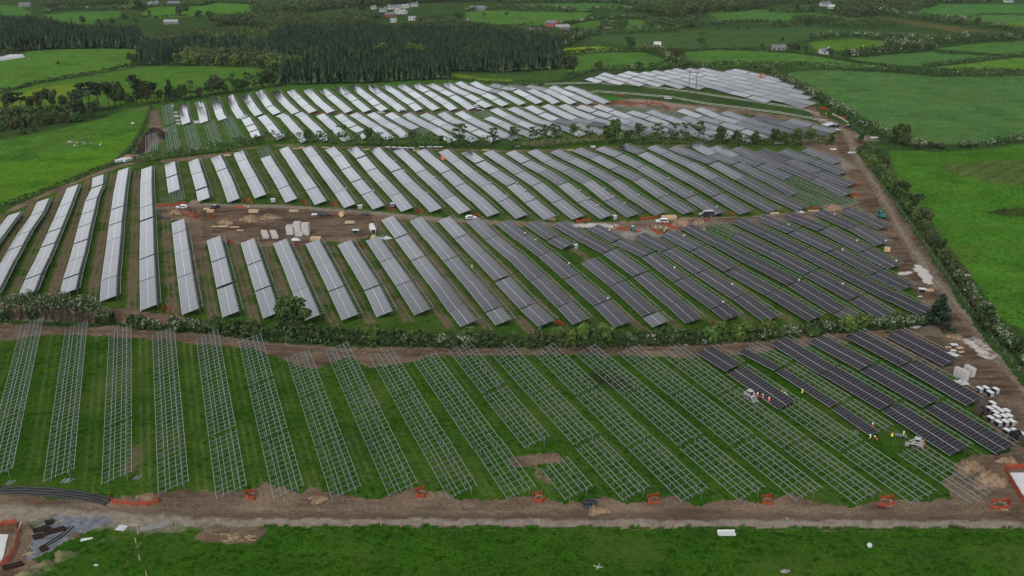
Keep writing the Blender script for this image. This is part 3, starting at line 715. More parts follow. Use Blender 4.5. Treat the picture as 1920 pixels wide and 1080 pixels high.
# ------------------------------------------------------------------ solar tables
TL, TW = 20.4, 6.05                                     # standard table: length along the row, width up the slope
TILT = R(15.2)
PUR = (.1, 1.55, 2.4, 3.75, 4.78, 5.95)               # purlins up the slope
DN = (0, -math.sin(TILT), -math.cos(TILT))             # straight down, seen from the tilted table
def panel_mesh(y0, y1, name):
    a, b = .03, .075; w = TL / 2
    vs = [(x, y, z) for z in (a, b) for x, y in ((-w, y0), (w, y0), (w, y1), (-w, y1))]
    mb = MB().hexa(vs); m_ = mb.mesh(name, [M['panel'], M['steel_dark']])
    uvl = m_.uv_layers.new(name='UVMap')
    for p in m_.polygons:
        p.material_index = 0 if p.normal.z > .5 else 1
        for li in p.loop_indices:
            c = m_.vertices[m_.loops[li].vertex_index].co; uvl.data[li].uv = (c.x + w, c.y)
    return m_
PM = {'P': panel_mesh(-.03, 4.6, 'panel_pair'), 'S': panel_mesh(-.03, 2.29, 'panel_single'), 'Q': panel_mesh(-.03, 4.6, 'panel_pair_b'), 'A': panel_mesh(-.03, 5.75, 'panel_full')}
PUR_M = MB().box((0, 0, 0), (TL - .05, .07, .09)).mesh('purlin', M['steel'])
RAF_M = MB().box((0, TW / 2, -.12), (.07, TW - .1, .11)).mesh('rafter', M['steel_dark'])
def post_mesh(y):
    z0 = -.12; ln = LOW + y * math.sin(TILT) + .7
    mb = MB(); mb.bar((0, y, z0), (DN[0] * ln, y + DN[1] * ln, z0 + DN[2] * ln), .10, .13); mb.bar((0, y - .9, z0), (0, y + DN[1] * .8, z0 + DN[2] * .8), .06)
    return mb.mesh('post', M['steel_dark'])
POST_F, POST_B = post_mesh(1.2), post_mesh(4.9)
def frame_mesh():
    mb = MB()
    for i in range(10): mb.box((-TL / 2 + .9 + i * (TL - 1.8) / 9, TW / 2, -.12), (.07, TW - .1, .11))
    for i in range(5):
        x = -TL / 2 + .9 + i * (TL - 1.8) / 4
        for y in (1.2, 4.9):
            ln = LOW + y * math.sin(TILT) + .7; mb.bar((x, y, -.18), (x + DN[0] * ln, y + DN[1] * ln, -.18 + DN[2] * ln), .10, .13)
    for y in PUR[:4]: mb.box((0, y, -.03), (TL - .05, .07, .08))
    return mb.mesh('rack_frame', M['steel_dark'])
FRAME_M = frame_mesh()
def table_matrix(P0, P1):
    """P0 the far, P1 the near end of the low edge."""
    P0, P1 = Vector(P0), Vector(P1); ex = (P1 - P0); L = ex.length; ex.normalize()
    up = Vector((0, 0, 1)); n = Vector(ACR) * math.cos(TILT) + up * math.sin(TILT)
    n = (n - ex * n.dot(ex)).normalized(); ez = ex.cross(n)
    m = Matrix((ex, n, ez)).transposed().to_4x4(); m.translation = (P0 + P1) / 2
    return m, L
def local(o, parent, x, y=0., z=0.): o.parent = parent; o.location = (x, y, z); return o
def add_table(P0, P1, kind, label, group, detail):
    m, L = table_matrix(P0, P1); sx = (L - .5) / TL
    bare = kind == 'B'
    o = bpy.data.objects.new('steel_rack' if bare else 'solar_table', None); C.objects.link(o)
    o.matrix_world = m @ Matrix.Diagonal((sx, 1, 1, 1)); o.empty_display_size = .3
    tag(o, label, 'steel rack' if bare else 'solar table', group)
    if not bare: local(bpy.data.objects.new('panel_array', PM[kind]), o, 0); C.objects.link(o.children[0]) if False else None
    def put(name, mesh, x, y=0., z=0.):
        c = bpy.data.objects.new(name, mesh); C.objects.link(c); c.parent = o; c.location = (x, y, z); return c
    if not bare:
        for c in list(o.children): C.objects.link(c)
    if detail == 2 or bare:
        ys = PUR if bare else (PUR[3:] if kind == 'S' else PUR[4:])
        if kind == 'S': ys = PUR[2:]
        for y in ys: put('purlin', PUR_M, 0, y, 0)
        if not bare: put('purlin', PUR_M, 0, PUR[0], -.03)
        n = max(4, round(L / (1.8 if bare else 2.0))); xs = [-TL / 2 + .9 / sx * .9 + i * (TL - 1.62 / sx) / (n - 1) for i in range(n)]
        for i, x in enumerate(xs):
            put('rafter', RAF_M, x)
            if i % 2 == 0 or i == n - 1:
                put('post', POST_B, x)
                if bare: put('post', POST_F, x)
        if not bare:
            for x in (xs[0], xs[-1]): put('post', POST_F, x)
    else:
        for y in PUR[4:]: put('purlin', PUR_M, 0, y, 0)
        put('rack_frame', FRAME_M, 0)
    return o
def lerp(a, b, f): return a + (b - a) * f
def pieces(row):
    """(kind, far end, near end) of every table of a row, from the far end to the near one."""
    out = []
    for k, n, pts in row:
        if len(pts) == 2 and n > 1:
            cut = {3: (0, .36, .70, 1), 2: (0, .5, 1)}.get(n) if k == 'B' else tuple(i / n for i in range(n + 1))
            for i in range(n): out.append((k, lerp(pts[0], pts[1], cut[i]), lerp(pts[0], pts[1], cut[i + 1])))
        else:
            for a, b in zip(pts, pts[1:]): out.append((k, a, b))
    return out
rng = random.Random(5)
TAB = {}
for key, words in (('F', 'front field'), ('M', 'middle field'), ('U', 'field behind the dirt yard'), ('V', ''), ('T', ''), ('W', '')):
    TAB[key] = [pieces(r) for r in ROWS[key]]
for key, where, det in (('F', 'in front field', 2), ('M', 'in middle field', 2), ('U', 'behind the dirt yard', 1)):
    for ri, ps in enumerate(TAB[key]):
        for i, (k, a, b) in enumerate(ps):
            j = len(ps) - 1 - i
            pos = 'nearest' if j == 0 else ordinal(j) + ' nearest'
            look = {'B': 'bare steel rack', 'S': 'half-covered dark solar table', 'Q': 'unfinished dark solar table', 'P': 'dark solar table' if key == 'F' else (('light' if ri < (14 if key == 'M' else 17) else 'dark') + ' grey solar table')}[k]
            end = {'F': 'bottom track', 'M': 'front hedge', 'U': 'yard track'}[key]
            lab = f'{look}, {pos} {end}, {ordinal(ri)} row from left {where}'
            kk = 'P' if k == 'Q' else k
            # sagging and settling differ from table to table
            d = np.array([0, 0, rng.uniform(-.2, .2)]); d2 = np.array([0, 0, rng.uniform(-.2, .2)])
            add_table(a + d, b + d2, kk, lab, {'F': 'tables and racks of the front field', 'M': 'solar tables of the middle field', 'U': 'solar tables behind the dirt yard'}[key], det)
# the far blocks: several hundred more tables, one mass
far_mb = []; uvs = []
V_ = []; F_ = []; MI = []; UV = []
def far_box(m, x0, x1, y0, y1, z0, z1, mi, top=None):
    o = len(V_)
    for z in (z0, z1):
        for x, y in ((x0, y0), (x1, y0), (x1, y1), (x0, y1)): V_.append(tuple(m @ Vector((x, y, z))))
    for n_, f in enumerate(((3, 2, 1, 0), (4, 5, 6, 7), (0, 1, 5, 4), (1, 2, 6, 5), (2, 3, 7, 6), (3, 0, 4, 7))):
        F_.append(tuple(o + i for i in f)); MI.append(mi if n_ == 1 or top is None else top)
        UV.extend([(x0 - x0, y0), (x1 - x0, y0), (x1 - x0, y1), (x0 - x0, y1)] if n_ == 1 else [(0, 0)] * 4)
for key in 'VTW':
    for ps in TAB[key]:
        for k, a, b in ps:
            if np.hypot(*(a - b)[:2]) < 3: continue
            d = np.array([0, 0, rng.uniform(-.2, .2)]); m, L = table_matrix(a + d, b - d); w = L / 2 - .25
            if k != 'B': far_box(m, -w, w, -.03, 5.75 if k == 'A' else 4.6, .03, .075, 0, 2)
            for y in (PUR if k == 'B' else PUR[4:]):
                if k != 'A': far_box(m, -w, w, y - .05, y + .05, -.05, .05, 1)
            n = max(3, round(L / 2.4))
            for i in range(n):
                x = -w + .4 + i * (2 * w - .8) / (n - 1); far_box(m, x - .05, x + .05, .1 if k == 'B' else 3.9, 6.0, -.17, -.06, 2)
                if i % 2 == 0:
                    ln = LOW + 4.9 * math.sin(TILT); p = Vector((x, 4.9, -.1)); q_ = p + Vector(DN) * ln
                    far_box(m, x - .06, x + .06, 4.83 + DN[1] * ln * .5, 4.97 + DN[1] * ln * .5, -.1 - ln, -.1, 2)
fm = bpy.data.meshes.new('distant_solar_tables'); fm.from_pydata(V_, [], F_)
for m_ in (M['panel'], M['steel'], M['steel_dark']): fm.materials.append(m_)
fm.polygons.foreach_set('material_index', MI); ul = fm.uv_layers.new(name='UVMap'); ul.data.foreach_set('uv', np.array(UV, np.float32).ravel()); fm.update()
tag(link('distant_solar_tables', fm), 'grey solar tables of the far fields beyond the tree hedge, too many to tell apart', 'solar tables', None, 'stuff')

# ------------------------------------------------------------------ vegetation
nr = np.random.RandomState(11)
def leaf_quads(pos, size, up=.25, r=nr):
    """Small leaf-clump faces, turned every way, at the given points."""
    n = len(pos); a = r.normal(size=(n, 3)); a /= np.linalg.norm(a, axis=1)[:, None]
    b = np.cross(a, r.normal(size=(n, 3)) + np.array([0, 0, up])); b /= np.linalg.norm(b, axis=1)[:, None]
    s = size * r.uniform(.6, 1.35, n)[:, None]; t = s * r.uniform(.55, 1., n)[:, None]
    return np.stack([pos - a * s - b * t * .6, pos + a * s * .5 - b * t, pos + a * s + b * t * .7, pos - a * s * .4 + b * t], 1)
def blob(c, rad, n, shell=.55, r=nr):
    d = r.normal(size=(n, 3)); d /= np.linalg.norm(d, axis=1)[:, None]
    k = (shell + (1 - shell) * r.uniform(0, 1, n)) ** .8
    return np.asarray(c) + d * k[:, None] * np.asarray(rad)
def trunk_mb(h, r0, limbs, r=nr, lean=.05):
    mb = MB(); p = [(0, 0, -.3)]; x = y = 0
    for i in range(4): x += r.uniform(-lean, lean) * h * .3; y += r.uniform(-lean, lean) * h * .3; p.append((x, y, h * (i + 1) / 4))
    mb.tube(p, [r0, r0 * .85, r0 * .65, r0 * .45, r0 * .15], 6)
    for i in range(limbs):
        a = r.uniform(0, 6.28); z = h * r.uniform(.35, .8); L = h * r.uniform(.2, .42)
        mb.tube([(0, 0, z), (math.cos(a) * L * .5, math.sin(a) * L * .5, z + L * .4), (math.cos(a) * L, math.sin(a) * L, z + L * .75)], [r0 * .4, r0 * .25, r0 * .08], 5, caps=False)
    return mb
PROTO = {}
def proto(kind, v):
    """(trunk mesh, crown mesh) about 10 m tall, made once for each kind and variant."""
    if (kind, v) in PROTO: return PROTO[kind, v]
    r = np.random.RandomState(sum(map(ord, kind)) * 7 + v); P = []; tm = None
    if kind in ('round', 'light', 'dark', 'brown'):
        for i in range(13):
            a = r.uniform(0, 6.28); z = r.uniform(3.0, 8.6); rr = 3.3 * math.sqrt(max(.05, 1 - ((z - 5.2) / 4.6) ** 2)) * r.uniform(.35, .95)
            P.append(blob((math.cos(a) * rr, math.sin(a) * rr, z), (r.uniform(1., 1.7), r.uniform(1., 1.7), r.uniform(.8, 1.4)), 105, .5, r))
        P.append(blob((0, 0, 6), (2.2, 2.2, 3.2), 160, .3, r)); tm = trunk_mb(6.5, .24, 6, r)
        g = {'round': G['mid'], 'light': G['light'], 'dark': G['dark'], 'brown': G['brown']}[kind]; sz = .36
    elif kind == 'sparse':
        for i in range(24):
            a = r.uniform(0, 6.28); z = r.uniform(2.8, 9.4); rr = 3.0 * math.sqrt(max(.1, 1 - ((z - 6.2) / 4.2) ** 2)) * r.uniform(.2, 1.)
            P.append(blob((math.cos(a) * rr, math.sin(a) * rr, z), (r.uniform(.6, 1.1),) * 2 + (r.uniform(.4, .8),), 34, .1, r))
        tm = trunk_mb(7.5, .26, 11, r, .12); g = G['mid']; sz = .29
    elif kind == 'pine':
        for i in range(10):
            a = r.uniform(0, 6.28); z = r.uniform(5.6, 9.4); rr = r.uniform(.3, 2.6)
            P.append(blob((math.cos(a) * rr, math.sin(a) * rr, z), (r.uniform(.9, 1.5),) * 2 + (r.uniform(.45, .75),), 75, .4, r))
        tm = trunk_mb(8.6, .26, 7, r, .06); g = G['conifer']; sz = .32
    elif kind == 'conifer':
        for i in range(16):
            z = 1.0 + 8.6 * (i / 15); rr = 3.6 * (1 - (z - .6) / 9.9) ** .85
            for k in range(5):
                a = r.uniform(0, 6.28); q = rr * r.uniform(.5, 1.)
                P.append(blob((math.cos(a) * q, math.sin(a) * q, z - q * .12), (max(.35, rr * .34),) * 2 + (.55,), 16, .3, r))
        tm = trunk_mb(8, .26, 0, r, .01); g = G['conifer']; sz = .36
    tmesh = tm.mesh(kind + '_trunk', M['bark']); cm = quads_mesh(kind + '_crown', leaf_quads(np.concatenate(P), sz, r=r), g)
    PROTO[kind, v] = (tmesh, cm); return PROTO[kind, v]
def tree(kind, loc, h, label, group=None, w=None, name=None):
    tm, cm = proto(kind, rng.randrange(3)); s = h / 10.0; w = w or s * rng.uniform(.9, 1.15)
    o = thing(name or ('pine_tree' if kind == 'pine' else 'conifer_tree' if kind == 'conifer' else 'tree'), loc, rng.uniform(0, 6.28), label, 'tree', group, (w, w, s))
    link('trunk', tm, o); link('crown', cm, o); return o
BUSH = {}
def bush_mesh(kind, v):
    if (kind, v) in BUSH: return BUSH[kind, v]
    r = np.random.RandomState(sum(map(ord, kind)) * 3 + v); P = []; mi = []
    base = {'dark': G['dark'], 'mid': G['mid'], 'light': G['light'], 'white': G['dark'], 'stem': G['dark'], 'brown': G['brown']}[kind]
    if kind == 'stem':                                 # bare grey stems under a pale flowering head
        st = MB()
        for i in range(7):
            a = r.uniform(0, 6.28); st.tube([(r.uniform(-.4, .4), r.uniform(-.4, .4), -.2), (math.cos(a) * .4, math.sin(a) * .4, 1.1), (math.cos(a) * 1.0, math.sin(a) * .9, 2.4)], [.09, .07, .04], 5)
        Q = [[st.v[i] for i in (f if len(f) == 4 else (f[0], f[1], f[2], f[3]))] for f in st.f]
        P.append(np.array(Q)); mi += [2] * len(Q)
        for i in range(12):
            a = r.uniform(0, 6.28); rr = r.uniform(.2, 1.2); q = leaf_quads(blob((math.cos(a) * rr, math.sin(a) * rr, r.uniform(1.3, 2.9)), (.6, .6, .5), 42, .2, r), .11, r=r); P.append(q); mi += [int(r.rand() < .35) for _ in q]
    else:
        for i in range(9):
            a = r.uniform(0, 6.28); rr = r.uniform(.1, 1.0); z = r.uniform(.5, 2.1)
            q = leaf_quads(blob((math.cos(a) * rr, math.sin(a) * rr, z), (r.uniform(.6, .95),) * 2 + (r.uniform(.5, .85),), 62, .45, r), .19, r=r); P.append(q)
            top = (kind == 'white') * .5
            mi += [int(c[:, 2].mean() > 1.25 and r.rand() < top) for c in q]
        q = leaf_quads(blob((0, 0, .8), (1.2, 1.2, .9), 150, .5, r), .2, r=r); P.append(q); mi += [0] * len(q)
    BUSH[kind, v] = quads_mesh(kind + '_bush', np.concatenate(P), [base, G['blossom'], M['bark']], mi)
    return BUSH[kind, v]
def bush(kind, loc, h, label, group, w=1.):
    o = link('hedge_bush', bush_mesh(kind, rng.randrange(3)))
    s = h / 2.9; o.location = loc; o.rotation_euler = (0, 0, rng.uniform(0, 6.28)); k = s * w * rng.uniform(.85, 1.2); o.scale = (k, k, s)
    return tag(o, label, 'bush', group)
def along_px(s, step):
    """Points every step metres along a line traced on the photograph, with the photo x of each."""
    px = pl(s); P = [at(*p) for p in px]; out = []
    for i in range(len(P) - 1):
        L = np.hypot(*(P[i + 1] - P[i])[:2]); n = max(1, int(L / step))
        for k in range(n):
            f = (k + rng.uniform(-.25, .25)) / n; q = P[i] + (P[i + 1] - P[i]) * f; q[2] = tz(q[0], q[1]); out.append((q, px[i][0] + (px[i + 1][0] - px[i][0]) * f))
    return out
KIND_WORDS = {'dark': 'dark leafy', 'mid': 'green leafy', 'light': 'fresh green', 'white': 'white-blossomed', 'stem': 'bare-stemmed flowering', 'brown': 'brownish budding'}
def bush_line(s, step, pick, hrange, where, group, w=1., jit=.5):
    for q, x in along_px(s, step):
        k = pick(x)
        if k is None: continue
        h = rng.uniform(*hrange) * {'light': 1.2, 'stem': 1.15, 'white': .95}.get(k, 1.)
        bush(k, (q[0] + rng.uniform(-jit, jit), q[1] + rng.uniform(-jit, jit), q[2] - .1), h, f'{KIND_WORDS[k]} bush in the {where}', group, w)
def picker(spec, default):
    """spec: (x0, x1, kinds) stretches of the photo."""
    def f(x):
        for a, b, ks in spec:
            if a <= x <= b: return rng.choice(ks) if ks else None
        return rng.choice(default)
    return f
bush_line('0,598 70,598 140,602 222,609', 2.0, picker([], ['stem', 'stem', 'stem', 'white']), (6.0, 7.4), 'hedge at the left end of the bare racks', 'stemmed hedge by the front field', .62)
bush_line('250,614 330,619 400,622 520,634 600,638 660,641 760,646 860,649 1000,649 1100,648 1220,646 1330,641 1420,636 1500,630 1600,620 1735,610', 1.75,
          picker([(250, 300, ['white', 'dark']), (300, 325, []), (325, 400, ['white', 'white', 'brown']), (400, 520, ['dark', 'dark', 'brown']), (520, 600, ['dark']), (600, 645, ['white', 'dark', 'dark']), (645, 740, ['dark', 'dark', 'mid']), (740, 790, ['dark', 'mid', 'white']),
                  (815, 850, ['white', 'dark']), (860, 890, ['white', 'dark']), (890, 1060, ['dark', 'dark', 'mid', 'brown']), (1060, 1150, ['light', 'mid', 'dark']), (1150, 1200, ['white', 'dark', 'dark']), (1200, 1260, ['white', 'white', 'dark']),
                  (1260, 1330, ['dark', 'mid']), (1330, 1420, ['light', 'mid', 'dark']), (1420, 1550, ['dark', 'brown', 'mid', 'white']), (1550, 1590, ['white', 'dark']), (1590, 1625, ['dark', 'light']), (1625, 1740, ['white', 'white', 'dark'])], ['dark', 'mid']),
          (3.6, 5.2), 'hedge between bare racks and middle tables', 'front hedge bushes', .86)
tree('round', at(552, 622), 12.0, 'fresh green round tree standing in the front hedge, taller than all its bushes', None, 1.35)
tree('round', at(528, 624), 7.0, 'small green tree beside the tall round one in the front hedge', None, .6)
tree('conifer', at(1757, 616), 10.0, 'dense dark green conifer at the right end of the front hedge', None, 1.15)
for x, y, h in ((700, 641, 4.6), (880, 646, 4.8), (1045, 645, 4.6), (1095, 645, 5.), (1135, 645, 5.2), (1345, 638, 5.), (1400, 634, 4.6), (1440, 630, 4.3), (1620, 616, 4.0)):
    tree('light', at(x, y + 3), h * 1.3, 'fresh green young tree rising from the front hedge', 'young trees in the front hedge', .56)
# hedge and trees behind the upper tables
TREEHEDGE = True
for x, y, hp, k in ((575, 268, 20, 'dark'), (600, 264, 15, 'sparse'), (620, 264, 16, 'sparse'), (643, 266, 25, 'sparse'), (690, 266, 22, 'round'), (712, 268, 16, 'sparse'), (775, 268, 20, 'round'), (803, 267, 14, 'sparse'), (828, 270, 14, 'dark'), (862, 272, 32, 'sparse'), (925, 266, 21, 'sparse'), (963, 266, 23, 'sparse'),
                (1000, 263, 20, 'sparse'), (1022, 262, 22, 'sparse'), (1040, 262, 24, 'sparse'), (1075, 260, 22, 'sparse'), (1105, 260, 20, 'sparse'), (1140, 268, 22, 'round'), (1153, 269, 36, 'round'), (1178, 267, 20, 'dark'), (1197, 264, 26, 'sparse'), (1233, 264, 26, 'sparse'), (1262, 264, 26, 'sparse'),
                (1283, 264, 26, 'sparse'), (1310, 265, 29, 'sparse'), (1353, 271, 27, 'dark'), (1382, 271, 24, 'brown'), (1413, 271, 22, 'brown'), (1450, 272, 24, 'dark'), (1466, 272, 22, 'round'), (1490, 271, 27, 'brown'), (1520, 270, 24, 'light'), (1560, 273, 16, 'dark'), (1614, 270, 22, 'dark')):
    wd = {'sparse': 'thin see-through', 'round': 'full green', 'dark': 'dark dense', 'brown': 'brownish budding', 'light': 'fresh green'}[k]
    tree(k, at(x, y), hgt(hp, y) * 1.25, f'{wd} tree in the hedge behind the yard tables', 'trees of the hedge behind the yard tables', hgt(hp, y) / 10 * (1.55 if k == 'sparse' else 1.15))
# the right boundary hedge along the haul track
bush_line('1618,290 1640,318 1668,346 1700,385 1722,412 1745,452 1775,492 1802,528 1835,580 1862,622 1890,650 1930,690', 2.2,
          picker([(1618, 1660, ['dark', 'mid', 'light']), (1660, 1720, ['mid', 'light', 'dark']), (1720, 1745, ['brown', 'brown', 'mid']), (1745, 1800, ['brown', 'dark', 'white', 'brown']), (1800, 1850, ['white', 'brown', 'dark', 'white']), (1872, 1882, []), (1880, 1940, ['white', 'white', 'dark'])], ['dark', 'mid', 'white']),
          (3.4, 5.0), 'hedge beside the near haul track', 'near haul track hedge', 1.05)
for x, y, hp, k in ((1640, 300, 26, 'round'), (1655, 322, 30, 'brown'), (1685, 272, 40, 'round'), (1700, 276, 26, 'brown'), (1722, 280, 22, 'white'), (1670, 350, 32, 'light'), (1690, 372, 36, 'dark'), (1712, 398, 38, 'dark'), (1735, 425, 40, 'brown'), (1760, 478, 34, 'dark'), (1850, 610, 40, 'dark'), (1905, 665, 36, 'dark')):
    if k == 'white': bush('white', at(x, y), hgt(hp, y), 'big white-blossomed hawthorn at the corner of the haul track', None)
    else: tree(k, at(x, y), hgt(hp, y), {'round': 'green', 'brown': 'brownish', 'light': 'fresh green', 'dark': 'dark'}[k] + ' tree rising from the haul track hedge', 'trees of the haul track hedge')
for x, y, h, k in ((1755, 277, 3.8, 'white'), (1765, 279, 4.2, 'white'), (1742, 276, 3.4, 'dark'), (1802, 276, 3.6, 'white'), (1816, 276, 4.2, 'white'), (1828, 275, 3.4, 'white')):
    bush(k, at(x, y), h, f'{KIND_WORDS[k]} hawthorn standing alone between the two right pastures', 'hawthorns between the right pastures', 1.3)
# left: wood at the field edge and the row of tall trees
for x, y, hp, k in ((18, 208, 34, 'brown'), (25, 212, 38, 'pine'), (41, 208, 34, 'pine'), (60, 206, 26, 'brown'), (78, 205, 34, 'brown'), (98, 204, 40, 'round'), (122, 204, 30, 'brown'), (140, 206, 34, 'brown'), (158, 212, 56, 'pine'), (172, 210, 56, 'pine'), (186, 206, 50, 'pine'), (150, 222, 40, 'dark'), (178, 222, 36, 'dark'),
                (205, 200, 44, 'pine'), (216, 200, 52, 'dark'), (226, 200, 40, 'round'), (236, 199, 30, 'round'), (248, 198, 18, 'dark'), (258, 196, 54, 'pine'), (266, 195, 48, 'dark'), (275, 194, 42, 'brown'), (289, 190, 36, 'pine'), (302, 190, 22, 'round'), (320, 189, 38, 'conifer'), (336, 188, 26, 'dark'), (347, 188, 30, 'dark'),
                (358, 186, 36, 'sparse'), (375, 184, 24, 'brown'), (390, 180, 26, 'dark'), (402, 177, 40, 'brown'), (410, 177, 36, 'brown'), (424, 176, 28, 'sparse'), (437, 176, 38, 'sparse'), (448, 174, 30, 'round'), (458, 172, 24, 'dark'), (466, 170, 36, 'sparse'), (480, 168, 28, 'sparse'), (494, 165, 34, 'dark'), (505, 164, 36, 'dark'), (516, 163, 30, 'brown')):
    wd = {'pine': 'flat-topped pine', 'round': 'green tree', 'dark': 'dark tree', 'brown': 'brownish budding tree', 'sparse': 'thin open tree', 'conifer': 'dark conical conifer'}[k]
    tree(k, at(x, y), hgt(hp, y), f'{wd} ' + ('in the wood beside the cow pasture' if x < 195 else 'in the row of tall trees behind the left racks'), 'trees of the wood by the cow pasture' if x < 195 else 'row of tall trees behind the left racks', hgt(hp, y) / 10 * (.8 if k == 'sparse' else 1.0))
for x, y, h in ((5, 236, 7), (14, 240, 8), (24, 243, 8.5), (36, 240, 8), (48, 236, 8), (60, 236, 7.5), (74, 236, 8), (86, 233, 7.5), (100, 231, 8), (113, 230, 7), (126, 230, 7.5), (140, 228, 7), (10, 226, 8), (30, 226, 9), (52, 224, 9), (72, 222, 8), (92, 220, 9), (112, 218, 8), (43, 252, 4.6), (62, 246, 4.2), (132, 216, 9), (0, 247, 4)):
    bush(rng.choice(['mid', 'mid', 'brown', 'brown']) if h > 5 else 'mid', at(x, y), h, 'big rounded shrub massed along the wood by the cow pasture', 'shrubs along the wood by the cow pasture', 1.05)

# ------------------------------------------------------------------ hedges: each one a thing; far ones of larger leaf clumps
def hedge(s, h, w, label, g='dark', blossom=0., size=None, rough=.35, group=None, cat='hedge', name='hedge'):
    P = [at(*p) for p in pl(s)]; q = []; hh = []; dist = np.mean([p[1] for p in P]); size = size or max(.28, dist / 1150)
    for a, b in zip(P, P[1:]):
        L = np.hypot(*(b - a)[:2]); n = int(L * h * 1.3 / size ** 1.35) + 8; f = nr.uniform(0, 1, n)
        p = a[None] + (b - a)[None] * f[:, None]; d = (b - a)[:2] / max(L, .1); nrm = np.array([-d[1], d[0]])
        top = h * (1 + rough * noise2(p[:, 0], p[:, 1], 9 + h, 3) + .5 * rough * noise2(p[:, 0], p[:, 1], 3.5, 4))
        z = nr.uniform(0, 1, n) ** .75; off = nr.normal(size=n) * w * .36 * (1.15 - .5 * z)
        p[:, 0] += nrm[0] * off; p[:, 1] += nrm[1] * off; p[:, 2] = terrain(p[:, 0], p[:, 1]) + z * top; q.append(p); hh.append(z)
    p = np.concatenate(q); z = np.concatenate(hh)
    bl = noise2(p[:, 0], p[:, 1], 26, 7) > .1 if blossom < 1 else np.ones(len(p), bool)
    mi = ((z > .55) & bl & (nr.uniform(size=len(p)) < blossom * .62)).astype(int)
    o = link(name, quads_mesh(name, leaf_quads(p, size), [G[g], G['blossom']], mi)); return tag(o, label, cat, group)
